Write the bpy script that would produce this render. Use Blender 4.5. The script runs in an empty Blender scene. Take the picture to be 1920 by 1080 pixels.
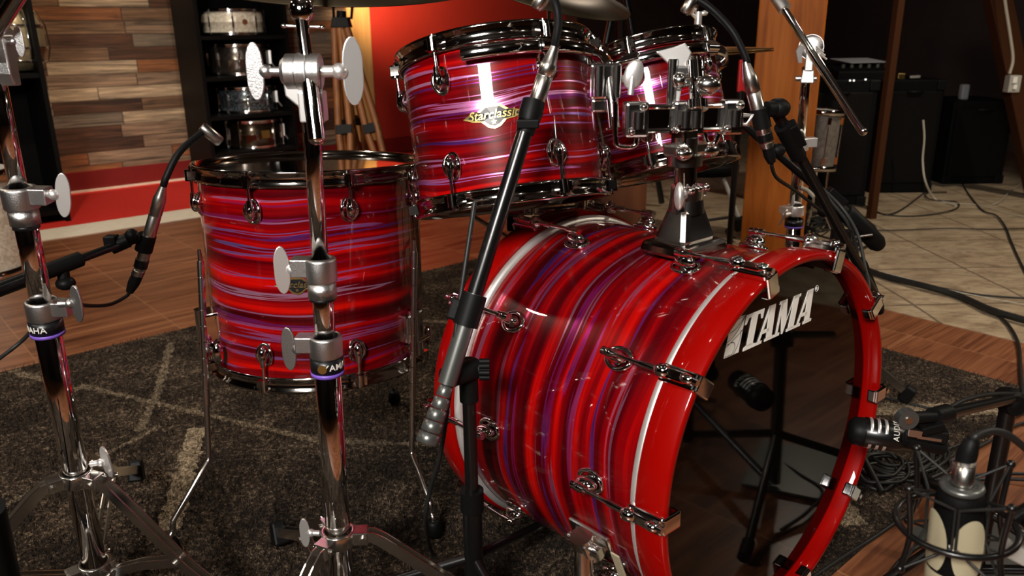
import bpy, bmesh, math, random
from math import sin, cos, pi, radians, atan2, sqrt
from mathutils import Vector, Matrix
random.seed(7)
V = Vector
S = bpy.context.scene
COL = S.collection
# ------------------------------------------------------------------ camera
FPX, PITCH, ROLL, CAMH = 1496.27, 0.3100, -0.0104, 0.8972
cam_data = bpy.data.cameras.new('camera')
cam_data.sensor_width = 36.0
cam_data.lens = FPX / 1920 * 36.0
cam_data.clip_start = 0.02
cam_data.dof.use_dof = True
cam_data.dof.focus_distance = 1.3
cam_data.dof.aperture_fstop = 7.0
cam = bpy.data.objects.new('camera', cam_data)
COL.objects.link(cam)
cam.matrix_world = Matrix.Translation((0, 0, CAMH)) @ Matrix.Rotation(pi/2 - PITCH, 4, 'X') @ Matrix.Rotation(ROLL, 4, 'Z')
S.camera = cam
# ------------------------------------------------------------------ look
S.view_settings.view_transform = 'Standard'
S.view_settings.look = 'None'
S.view_settings.exposure = 0.0
S.view_settings.gamma = 1.0
S.view_settings.use_curve_mapping = False
S.cycles.use_denoising = True
S.cycles.max_bounces = 7
S.cycles.glossy_bounces = 5
S.cycles.transparent_max_bounces = 12
S.cycles.sample_clamp_indirect = 6.0
S.cycles.caustics_reflective = False
S.cycles.caustics_refractive = False
W = bpy.data.worlds.new('world'); S.world = W; W.use_nodes = True
W.node_tree.nodes['Background'].inputs[0].default_value = (1.0, 0.75, 0.55, 1)
W.node_tree.nodes['Background'].inputs[1].default_value = 0.006
# ------------------------------------------------------------------ lamps
def area(name, loc, target, sx, sy, power, col=(1, .9, .78), spread=pi):
    l = bpy.data.lights.new(name, 'AREA'); l.shape = 'RECTANGLE'; l.size = sx; l.size_y = sy
    l.energy = power; l.color = col; l.spread = spread
    o = bpy.data.objects.new(name, l); COL.objects.link(o); o.location = loc
    o.rotation_euler = (V(target) - V(loc)).to_track_quat('-Z', 'Y').to_euler()
    return o
def spot(name, loc, target, power, ang=70, rad=.03, col=(1, .86, .7), blend=.6):
    l = bpy.data.lights.new(name, 'SPOT'); l.energy = power; l.color = col
    l.spot_size = radians(ang); l.spot_blend = blend; l.shadow_soft_size = rad
    o = bpy.data.objects.new(name, l); COL.objects.link(o); o.location = loc
    o.rotation_euler = (V(target) - V(loc)).to_track_quat('-Z', 'Y').to_euler()
    return o
area('key_softbox', (-0.78, -1.3, 2.05), (0.05, 1.4, .8), .72, .5, 50, (1, .95, .9), spread=radians(120))
spot('ceiling_spot_right', (3.3, 1.8, 1.87), (.35, 1.4, .6), 40, 60)
spot('ceiling_spot_left', (-2.3, .2, 2.4), (-.3, 1.4, .4), 34, 75)
spot('ceiling_spot_side', (-1.92, 1.9, 2.02), (.05, 1.2, .4), 20, 75, .05)
spot('ceiling_spot_rear', (1.0, 3.4, 2.5), (.1, 1.5, .6), 45, 70)
spot('ceiling_spot_tile', (2.6, 2.6, 2.55), (2.0, 3.0, 0), 150, 90, .06)
spot('ceiling_spot_floor', (-1.5, 2.0, 2.55), (-1.5, 2.8, 0), 120, 95, .06)
spot('carpet_fill', (-1.5, 3.5, 2.6), (-1.9, 4.25, 0), 85, 66, .05)  # unseen fill added to brighten the red carpet
spot('shelf_fill', (-.9, 2.9, 2.45), (-1.62, 5.0, .75), 70, 42, .04)  # small fill added to lift the snares in the shelf, no lamp there
spot('ceiling_spot_wall', (-3.0, 3.4, 2.5), (-2.75, 5.1, .75), 190, 52, .05, (1, .78, .55))
spot('ceiling_spot_front', (1.9, .5, 2.5), (1.25, 1.25, 0), 75, 62, .05)
for bx_, by_, bz_, bp_ in ((-1.4, -1.6, 2.6, 5), (.5, -1.8, 2.65, 5), (1.7, -.9, 2.6, 5), (-.6, .6, 2.7, 4), (1.0, 1.0, 2.7, 3), (2.6, 3.0, 2.6, 3)):  # unseen point lights added overhead to give the chrome more sparkle
    l = bpy.data.lights.new('chrome_glint_fill', 'POINT'); l.energy = bp_; l.shadow_soft_size = .035; l.color = (1, .9, .8)
    o = bpy.data.objects.new('chrome_glint_fill', l); COL.objects.link(o); o.location = (bx_, by_, bz_)
# ------------------------------------------------------------------ frames
AZ = 0.7183
EA = V((cos(AZ), sin(AZ), 0))        # along the bass drum's face
EB = V((sin(AZ), -cos(AZ), 0))       # out of the bass drum's face
def K(a, b, z=0.0): return EA*a + EB*b + V((0, 0, z))
def ray(u, v):
    cr, sr = cos(ROLL), sin(ROLL); a = u - 960; b = 540 - v
    X = cr*a - sr*b; Y = sr*a + cr*b; cp, sp = cos(PITCH), sin(PITCH)
    return V((X/FPX, cp + Y/FPX*sp, -sp + Y/FPX*cp))
def at(u, v, Y):                      # survey helper: the point of the place seen there at distance Y
    d = ray(u, v); return V((0, 0, CAMH)) + d*(Y/d.y)
def fl(u, v, z=0.0):
    d = ray(u, v); return V((0, 0, CAMH)) + d*((z-CAMH)/d.z)
def basis(o, z, x=None):
    z = V(z).normalized()
    if x is None: x = V((1, 0, 0)) if abs(z.x) < .9 else V((0, 1, 0))
    x = V(x); x = (x - z*x.dot(z)).normalized(); y = z.cross(x)
    return Matrix(((x.x, y.x, z.x, o[0]), (x.y, y.y, z.y, o[1]), (x.z, y.z, z.z, o[2]), (0, 0, 0, 1)))
# ------------------------------------------------------------------ materials
def mat(name, col=(.5, .5, .5), rough=.5, metal=0.0, coat=0.0, coat_rough=.03, spec=.5, bump=0, bscale=200, emit=None, trans=0):
    m = bpy.data.materials.new(name); m.use_nodes = True
    p = m.node_tree.nodes['Principled BSDF']; I = p.inputs
    I['Base Color'].default_value = (*col, 1); I['Roughness'].default_value = rough; I['Metallic'].default_value = metal
    I['Coat Weight'].default_value = coat; I['Coat Roughness'].default_value = coat_rough
    I['Specular IOR Level'].default_value = spec
    if trans: I['Transmission Weight'].default_value = trans
    if emit:
        I['Emission Color'].default_value = (*emit[:3], 1); I['Emission Strength'].default_value = emit[3]
    N = m.node_tree.nodes; L = m.node_tree.links
    if bump:
        tc = N.new('ShaderNodeTexCoord'); n = N.new('ShaderNodeTexNoise'); n.inputs['Scale'].default_value = bscale
        L.new(tc.outputs['Object'], n.inputs['Vector'])
        b = N.new('ShaderNodeBump'); b.inputs['Strength'].default_value = bump; b.inputs['Distance'].default_value = .002
        L.new(n.outputs['Fac'], b.inputs['Height']); L.new(b.outputs['Normal'], I['Normal'])
    return m
class NT:
    def __init__(s, m): s.m = m; s.N = m.node_tree.nodes; s.L = m.node_tree.links; s.p = s.N['Principled BSDF']
    def n(s, t, **k):
        x = s.N.new(t)
        for a, b in k.items(): setattr(x, a, b)
        return x
    def put(s, sock, v):
        if isinstance(v, (int, float)): sock.default_value = v
        elif isinstance(v, tuple): sock.default_value = v
        else: s.L.new(v, sock)
    def math(s, op, a, b=None, c=None, clamp=False):
        x = s.n('ShaderNodeMath', operation=op); x.use_clamp = clamp; s.put(x.inputs[0], a)
        if b is not None: s.put(x.inputs[1], b)
        if c is not None: s.put(x.inputs[2], c)
        return x.outputs[0]
    def vec(s, v, scale=(1, 1, 1), rot=(0, 0, 0), loc=(0, 0, 0)):
        x = s.n('ShaderNodeMapping'); s.L.new(v, x.inputs[0]); x.inputs['Scale'].default_value = scale
        x.inputs['Rotation'].default_value = rot; x.inputs['Location'].default_value = loc; return x.outputs[0]
    def noise(s, v, scale=1, detail=2, rough=.5, dist=0, col=False):
        x = s.n('ShaderNodeTexNoise'); s.L.new(v, x.inputs['Vector']); x.inputs['Scale'].default_value = scale
        x.inputs['Detail'].default_value = detail; x.inputs['Roughness'].default_value = rough; x.inputs['Distortion'].default_value = dist
        return x.outputs['Color' if col else 'Fac']
    def ramp(s, f, stops, interp='LINEAR'):
        x = s.n('ShaderNodeValToRGB'); s.put(x.inputs[0], f); r = x.color_ramp; r.interpolation = interp
        while len(r.elements) < len(stops): r.elements.new(.5)
        for e, (p, c) in zip(r.elements, stops):
            e.position = p; e.color = (*c, 1) if len(c) == 3 else c
        return x.outputs[0]
    def mix(s, f, a, b, mode='MIX'):
        x = s.n('ShaderNodeMix', data_type='RGBA', blend_type=mode); s.put(x.inputs[0], f)
        for i, c in ((6, a), (7, b)):
            s.put(x.inputs[i], (*c, 1) if isinstance(c, tuple) and len(c) == 3 else c)
        return x.outputs[2]
    def obj(s): return s.n('ShaderNodeTexCoord').outputs['Object']
    def bump(s, h, strength=.3, dist=.01):
        b = s.n('ShaderNodeBump'); b.inputs['Strength'].default_value = strength; b.inputs['Distance'].default_value = dist
        s.L.new(h, b.inputs['Height']); s.L.new(b.outputs[0], s.p.inputs['Normal'])
    def base(s, c): s.L.new(c, s.p.inputs['Base Color'])
M = {}
M['chrome'] = mat('chrome', (.9, .88, .86), .055, 1)
M['bead'] = mat('bright_bead_metal', (.92, .9, .86), .42, .75)
M['dark_chrome'] = mat('dark_chrome', (.55, .51, .47), .08, 1)
M['soft_chrome'] = mat('cast_chrome', (.8, .78, .75), .17, 1)
M['satin'] = mat('satin_cast_metal', (.62, .61, .6), .34, 1, bump=.25, bscale=900)
M['polished'] = mat('polished_wing', (.95, .93, .9), .36, .85)
M['steel'] = mat('brushed_steel', (.66, .63, .58), .26, 1)
M['black'] = mat('black_enamel', (.004, .004, .004), .3, 0, spec=.4, coat=.25, coat_rough=.12)
M['bright_steel'] = mat('bright_strap_steel', (.82, .79, .74), .2, 1)
M['rubber'] = mat('black_rubber', (.004, .004, .004), .5, spec=.15)
M['cable'] = mat('black_cable', (.014, .014, .013), .45, spec=.3)
M['grey'] = mat('grey_handle', (.15, .155, .145), .33, .75, spec=.3)
M['purple'] = mat('purple_ring', (.2, .1, .55), .4)
M['white'] = mat('white_print', (.85, .83, .76), .5)
M['gold'] = mat('gold_badge', (.8, .6, .2), .28, 1)
M['cream'] = mat('cream_badge', (.62, .55, .32), .4, .4)
M['lacquer'] = mat('red_lacquer', (.29, .0015, .0006), .4, 0, coat=.55, coat_rough=.02, spec=.05)
M['head_black'] = mat('black_drumhead', (.0015, .0012, .001), .05, 0, spec=.3)
M['head_white'] = mat('coated_drumhead', (.5, .48, .45), .4)
M['shell_in'] = mat('maple_interior', (.32, .2, .11), .5)
M['brass'] = mat('cymbal_bronze', (.38, .23, .09), .3, 1)
M['old_bronze'] = mat('dark_cymbal_bronze', (.045, .032, .017), .42, .8)
M['board'] = mat('black_shelf_board', (.0035, .003, .003), .5, spec=.15)
M['cord_white'] = mat('white_cord', (.42, .38, .3), .5)
M['felt_black'] = mat('black_vinyl', (.0035, .0035, .0035), .6, bump=.3, spec=.08)
M['dark_wood'] = mat('dark_brown_stain', (.05, .017, .006), .6, spec=.12)
M['bone'] = mat('bone_enamel', (.42, .37, .24), .38)
M['box_grey'] = mat('grey_steel_box', (.4, .38, .33), .5)
M['red_plastic'] = mat('red_plastic', (.5, .01, .01), .4)
M['paper'] = mat('paper', (.25, .26, .27), .6)
M['led'] = mat('white_indicator', (.8, .8, .8), .4, emit=(1, .95, .9, 1.2))
M['amber'] = mat('amber_indicator', (.8, .5, .1), .4, emit=(1, .6, .1, .8))
M['yamaha_black'] = mat('black_band', (.006, .006, .007), .35)

def film():
    m = mat('clear_drumhead', (.7, .7, .7), .06); t = NT(m)
    tr = t.n('ShaderNodeBsdfTransparent'); tr.inputs[0].default_value = (.86, .84, .8, 1)
    g = t.n('ShaderNodeBsdfGlossy'); g.inputs['Roughness'].default_value = .06; g.inputs[0].default_value = (.9, .88, .85, 1)
    fr = t.n('ShaderNodeFresnel'); fr.inputs[0].default_value = 1.62
    f = t.math('MULTIPLY_ADD', fr.outputs[0], 1.25, .03, clamp=True)
    df = t.n('ShaderNodeBsdfDiffuse'); df.inputs[0].default_value = (.8, .78, .74, 1); y = t.n('ShaderNodeMixShader'); y.inputs[0].default_value = .3; t.L.new(tr.outputs[0], y.inputs[1]); t.L.new(df.outputs[0], y.inputs[2])
    x = t.n('ShaderNodeMixShader'); t.L.new(f, x.inputs[0]); t.L.new(y.outputs[0], x.inputs[1]); t.L.new(g.outputs[0], x.inputs[2])
    out = [n for n in t.N if n.type == 'OUTPUT_MATERIAL'][0]; t.L.new(x.outputs[0], out.inputs[0])
    return m
M['film'] = film()

def oyster(name, zs, seed, streak=.5, vt=.575, st=.60, pale=1.0):
    """pearl oyster wrap: swirling bands of red and wine with blue-violet and pale pink streaks, running round the shell"""
    m = mat(name, (.4, 0, 0), .3, 0, coat=1, coat_rough=.015); t = NT(m); o = t.obj()
    w = t.noise(t.vec(o, (2.2, 2.2, 3), loc=(seed, 0, 0)), 1.6, 1)
    z = t.n('ShaderNodeSeparateXYZ'); t.L.new(o, z.inputs[0])
    zz = t.math('ADD', z.outputs[2], t.math('MULTIPLY', w, .055))
    def band(sx, sz, sd, det=2):
        c = t.n('ShaderNodeCombineXYZ'); t.put(c.inputs[0], t.math('MULTIPLY_ADD', z.outputs[0], sx, sd)); t.put(c.inputs[1], t.math('MULTIPLY', z.outputs[1], sx)); t.put(c.inputs[2], t.math('MULTIPLY', zz, sz*zs))
        return t.noise(c.outputs[0], 1, det, .55)
    r = t.ramp(band(1.0, 42, seed+3, 3), [(.25, (.018, .0, .001)), (.42, (.075, .0, .002)), (.54, (.2, .0005, .002)), (.66, (.52, .003, .001)), (.8, (.16, .0, .006))])
    v = t.ramp(band(1.6, 52, seed+31, 2), [(.0, (0, 0, 0)), (vt, (0, 0, 0)), (vt+.05, (1, 1, 1)), (vt+.07, (.35, .35, .35)), (vt+.10, (0, 0, 0))])
    vc = t.ramp(band(1.1, 20, seed+57, 1), [(.3, (.06, .03, .26)), (.46, (.12, .03, .22)), (.58, (.3, .015, .14)), (.75, (.42, .08, .28))])
    c1 = t.mix(v, r, vc)
    s = t.ramp(band(1.9, 78, seed+77, 2), [(.0, (0, 0, 0)), (st, (0, 0, 0)), (st+.045, (1, 1, 1)), (st+.09, (0, 0, 0))])
    sc = t.ramp(band(1.2, 16, seed+91, 1), [(.35, (.3, .22, .7)), (.45, (.75, .2, .55)), (.7, (.95, .55, .8))])
    fs = t.math('MULTIPLY', s, streak)
    c2 = t.mix(fs, c1, sc)
    t.base(c2)
    mt = t.math('MAXIMUM', v, s)
    t.L.new(t.math('MULTIPLY', mt, .8), t.p.inputs['Metallic'])
    t.p.inputs['Roughness'].default_value = .3
    t.p.inputs['Specular IOR Level'].default_value = .1
    return m
M['wrap_tom'] = oyster('oyster_wrap_tom', 1.3, 2.0, 1.0, .60, .572)
M['wrap_floor'] = oyster('oyster_wrap_floor_tom', 1.1, 14.0, .6, .615, .60)
M['wrap_bass'] = oyster('oyster_wrap_bass', .85, 5.0, .3, .638, .635)

def wood_floor():
    m = mat('laminate_tile', (.2, .08, .03), .34, 0, coat=.25, coat_rough=.2); t = NT(m)
    o = t.vec(t.obj(), rot=(0, 0, -AZ))            # x along EA, y against EB
    sx = t.n('ShaderNodeSeparateXYZ'); t.L.new(o, sx.inputs[0]); x, y = sx.outputs[0], sx.outputs[1]
    ca = t.math('DIVIDE', t.math('SUBTRACT', x, .372), .41); cb = t.math('DIVIDE', t.math('SUBTRACT', y, .915), .82)
    ia, ib = t.math('FLOOR', ca), t.math('FLOOR', cb)
    cid = t.n('ShaderNodeCombineXYZ'); t.put(cid.inputs[0], ia); t.put(cid.inputs[1], ib)
    wn = t.n('ShaderNodeTexWhiteNoise', noise_dimensions='2D'); t.L.new(cid.outputs[0], wn.inputs['Vector'])
    off = t.math('MULTIPLY', wn.outputs['Value'], 30)
    cv = t.n('ShaderNodeCombineXYZ'); t.put(cv.inputs[0], t.math('MULTIPLY', x, 1.7)); t.put(cv.inputs[1], t.math('MULTIPLY_ADD', y, 22, off)); t.put(cv.inputs[2], off)
    g = t.noise(cv.outputs[0], 1, 5, .62, 1.2)
    cv2 = t.n('ShaderNodeCombineXYZ'); t.put(cv2.inputs[0], t.math('MULTIPLY', x, 3)); t.put(cv2.inputs[1], t.math('MULTIPLY_ADD', y, 120, off))
    g2 = t.noise(cv2.outputs[0], 1, 2)
    gg = t.math('MULTIPLY_ADD', g2, .3, t.math('MULTIPLY', g, .8))
    c = t.ramp(gg, [(.34, (.055, .015, .007)), (.46, (.14, .046, .019)), (.58, (.25, .092, .038)), (.72, (.36, .15, .066))])
    c = t.mix(t.math('MULTIPLY', wn.outputs['Value'], .25), c, (.12, .04, .018))
    fa, fb = t.math('FRACT', ca), t.math('FRACT', cb)
    ea = t.math('LESS_THAN', t.math('MINIMUM', fa, t.math('SUBTRACT', 1, fa)), .0055)
    eb = t.math('LESS_THAN', t.math('MINIMUM', fb, t.math('SUBTRACT', 1, fb)), .0022)
    e = t.math('MAXIMUM', ea, eb)
    t.base(t.mix(t.math('MULTIPLY', e, .6), c, (.34, .17, .08)))
    t.bump(gg, .12, .002)
    return m
M['laminate'] = wood_floor()

def stone():
    m = mat('stone_floor_tile', (.5, .4, .28), .4); t = NT(m); o = t.obj()
    sx = t.n('ShaderNodeSeparateXYZ'); wv = t.vec(o, (1, 1, 1), rot=(0, 0, radians(-2)))
    d = t.noise(o, 9, 3); t.L.new(wv, sx.inputs[0])
    x = t.math('ADD', sx.outputs[0], t.math('MULTIPLY', d, .02)); y = t.math('ADD', sx.outputs[1], t.math('MULTIPLY', d, .02))
    fx = t.math('FRACT', t.math('DIVIDE', t.math('SUBTRACT', x, .2), .42)); fy = t.math('FRACT', t.math('DIVIDE', t.math('SUBTRACT', y, .0), .42))
    e = t.math('LESS_THAN', t.math('MINIMUM', t.math('MINIMUM', fx, t.math('SUBTRACT', 1, fx)), t.math('MINIMUM', fy, t.math('SUBTRACT', 1, fy))), .012)
    n1 = t.noise(t.vec(o, (2.5, 4, 1), rot=(0, 0, .6)), 2.6, 8, .72, .3)
    c = t.ramp(n1, [(.3, (.19, .13, .08)), (.45, (.36, .27, .17)), (.6, (.48, .38, .25)), (.8, (.58, .47, .33))])
    vein = t.ramp(t.noise(t.vec(o, (1.2, 6, 1), rot=(0, 0, -.9)), 2.4, 4, .6, 1.5), [(.44, (0, 0, 0)), (.5, (1, 1, 1)), (.53, (0, 0, 0))])
    c = t.mix(t.math('MULTIPLY', vein, .45), c, (.10, .065, .045))
    t.base(t.mix(t.math('MULTIPLY', e, .8), c, (.11, .075, .05))); t.bump(n1, .2, .003)
    return m
M['stone'] = stone()

def planks():
    """reclaimed boards in mixed browns and greys, each its own tone"""
    m = mat('reclaimed_boards', (.2, .1, .05), .7); t = NT(m); o = t.obj()   # object x along the wall, z up
    s = t.n('ShaderNodeSeparateXYZ'); t.L.new(o, s.inputs[0]); x, z = s.outputs[0], s.outputs[2]
    r = t.math('DIVIDE', z, .076); row = t.math('FLOOR', r)
    w1 = t.n('ShaderNodeTexWhiteNoise', noise_dimensions='1D'); t.put(w1.inputs['W'], row)
    cx = t.math('ADD', t.math('DIVIDE', x, .5), t.math('MULTIPLY', w1.outputs['Value'], 7.3)); cell = t.math('FLOOR', cx)
    cv = t.n('ShaderNodeCombineXYZ'); t.put(cv.inputs[0], cell); t.put(cv.inputs[1], row)
    w2 = t.n('ShaderNodeTexWhiteNoise', noise_dimensions='2D'); t.L.new(cv.outputs[0], w2.inputs['Vector'])
    tone = t.ramp(w2.outputs['Value'], [(0, (.07, .03, .014)), (.16, (.15, .085, .045)), (.34, (.21, .14, .09)), (.52, (.22, .085, .03)), (.64, (.25, .175, .115)), (.8, (.16, .125, .09)), (.92, (.38, .29, .19))], 'CONSTANT')
    gv = t.n('ShaderNodeCombineXYZ'); t.put(gv.inputs[0], t.math('MULTIPLY', x, 3)); t.put(gv.inputs[1], t.math('MULTIPLY', w2.outputs['Value'], 50)); t.put(gv.inputs[2], t.math('MULTIPLY', z, 55))
    g = t.noise(gv.outputs[0], 1, 5, .65, .6)
    c = t.mix(.75, tone, t.ramp(g, [(.34, (.12, .1, .08)), (.45, (.75, .72, .7)), (.54, (1.15, 1.1, 1.05)), (.66, (1.9, 1.8, 1.7))]), 'MULTIPLY')
    fz, fx = t.math('FRACT', r), t.math('FRACT', cx)
    e = t.math('MAXIMUM', t.math('LESS_THAN', t.math('MINIMUM', fz, t.math('SUBTRACT', 1, fz)), .03), t.math('LESS_THAN', t.math('MINIMUM', fx, t.math('SUBTRACT', 1, fx)), .006))
    t.base(t.mix(t.math('MULTIPLY', e, .75), c, (.015, .008, .004)))
    t.bump(t.math('SUBTRACT', g, e), .4, .006)
    return m
M['planks'] = planks()

def timber(name, c0, c1, c2, axis=2, sc=1.0):
    m = mat(name, c1, .5); t = NT(m); o = t.obj()
    s = [14*sc, 14*sc, 14*sc]; s[axis] = 1.1*sc
    n = t.noise(t.vec(o, tuple(s)), 1, 5, .6, 1.6); k = t.noise(o, 3.5, 3)
    f = t.math('ADD', t.math('MULTIPLY', n, .75), t.math('MULTIPLY', k, .25))
    t.base(t.ramp(f, [(.3, c0), (.5, c1), (.7, c2)])); t.bump(n, .15, .003)
    return m
M['pillar'] = timber('fir_timber', (.24, .058, .006), (.42, .115, .014), (.50, .16, .026))
M['pillar'].node_tree.nodes['Principled BSDF'].inputs['Specular IOR Level'].default_value = .12
M['tripod_wood'] = timber('honey_wood', (.12, .035, .01), (.24, .085, .022), (.34, .14, .04))
M['pine'] = timber('pale_pine', (.42, .2, .06), (.6, .33, .11), (.7, .42, .16))
M['walnut'] = timber('walnut_shell', (.09, .028, .012), (.15, .05, .02), (.2, .07, .03))
def paint(name, c0, c1, rough=.6, scale=4, bump=.1):
    m = mat(name, c0, rough); t = NT(m); n = t.noise(t.obj(), scale, 5, .6)
    t.base(t.ramp(n, [(.35, c0), (.65, c1)])); t.bump(t.noise(t.obj(), 160, 2), bump, .002); return m
M['red_wall'] = paint('red_wall_paint', (.42, .024, .012), (.45, .028, .014))
M['dark_wall'] = paint('dark_wall_paint', (.022, .009, .006), (.03, .012, .007))
M['ceiling'] = paint('dark_ceiling_paint', (.04, .03, .024), (.05, .036, .028))
M['red_carpet'] = paint('red_carpet', (.52, .010, .003), (.66, .018, .006), .95, 60, .6)
M['red_base'] = paint('red_baseboard', (.16, .004, .003), (.2, .006, .004))
M['cream_strip'] = paint('cream_trim', (.72, .64, .5), (.8, .72, .58), .7, 30, .3)
def pearl(name, c0, c1, rough=.25, metal=.3):
    m = mat(name, c0, rough, metal, coat=.6); t = NT(m)
    t.base(t.ramp(t.noise(t.obj(), 26, 3, .5, 2.5), [(.35, c0), (.65, c1)])); return m
M['white_pearl'] = pearl('white_pearl', (.6, .52, .4), (.9, .82, .68), .3, .1)
M['black_pearl'] = pearl('black_pearl', (.008, .01, .012), (.12, .15, .17))
M['nickel'] = pearl('smoked_nickel', (.12, .1, .085), (.2, .17, .14), .2, .9)
M['black_nickel'] = pearl('black_nickel', (.03, .02, .012), (.06, .04, .02), .25, .8)
M['gold_sparkle'] = pearl('champagne_shell', (.36, .28, .15), (.5, .4, .23), .3, .3)
M['grey_sparkle'] = pearl('grey_sparkle', (.12, .1, .085), (.2, .17, .14), .5, .2)

SEGS = [((.418, -2.251), (.747, -1.534), .009), ((.747, -1.534), (1.02, -1.25), .008), ((.409, -2.214), (.30, -2.5), .012), ((.71, -2.4), (.555, -2.05), .012), ((.567, -2.069), (.454, -1.871), .009),
        ((.561, -1.792), (.365, -1.415), .022), ((2.10, -.515), (1.75, -.84), .03), ((1.33, -.56), (1.46, -.72), .035), ((1.0, -2.5), (1.5, -1.9), .012), ((.1, -1.7), (.5, -1.86), .008), ((.2, -.95), (.55, -1.05), .02)]
def rug_color(t):
    o = t.vec(t.obj(), rot=(0, 0, -AZ)); s = t.n('ShaderNodeSeparateXYZ')
    wob = t.noise(t.obj(), 45, 2, col=True)
    va = t.n('ShaderNodeVectorMath', operation='MULTIPLY_ADD'); t.L.new(wob, va.inputs[0]); va.inputs[1].default_value = (.03, .03, 0); t.L.new(o, va.inputs[2])
    t.L.new(va.outputs[0], s.inputs[0]); x, y = s.outputs[0], s.outputs[1]
    tot = None
    for (a0, b0), (a1, b1), w in SEGS:
        x0, y0, x1, y1 = a0+.015, -b0+.015, a1+.015, -b1+.015     # rotated object frame: y = -b
        dx, dy = x1-x0, y1-y0; Ln = sqrt(dx*dx+dy*dy); dx /= Ln; dy /= Ln
        px, py = t.math('SUBTRACT', x, x0), t.math('SUBTRACT', y, y0)
        al = t.math('ADD', t.math('MULTIPLY', px, dx), t.math('MULTIPLY', py, dy))
        ac = t.math('ABSOLUTE', t.math('SUBTRACT', t.math('MULTIPLY', px, dy), t.math('MULTIPLY', py, dx)))
        k = t.math('MULTIPLY', t.math('LESS_THAN', ac, w), t.math('LESS_THAN', t.math('ABSOLUTE', t.math('SUBTRACT', al, Ln/2)), Ln/2))
        k = t.math('MULTIPLY', k, .45 if w < .015 else .95)
        tot = k if tot is None else t.math('MAXIMUM', tot, k)
    n = t.noise(t.obj(), 130, 3, .8); big = t.noise(t.obj(), 7, 5, .7)
    f = t.math('ADD', t.math('MULTIPLY', n, .7), t.math('MULTIPLY', big, .3))
    c = t.ramp(f, [(.38, (.004, .0022, .0012)), (.47, (.017, .0105, .006)), (.55, (.062, .041, .025)), (.64, (.30, .22, .145))])
    return t.mix(tot, c, t.ramp(n, [(.35, (.05, .036, .022)), (.5, (.25, .19, .12)), (.65, (.6, .48, .33))])), n
def rug_mat(name):
    m = mat(name, (.05, .04, .03), .9, spec=.25); t = NT(m); c, n = rug_color(t); t.base(c); t.bump(n, 1.0, .008); return m
M['rug'] = rug_mat('shag_rug'); M['pile'] = rug_mat('shag_pile')

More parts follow.
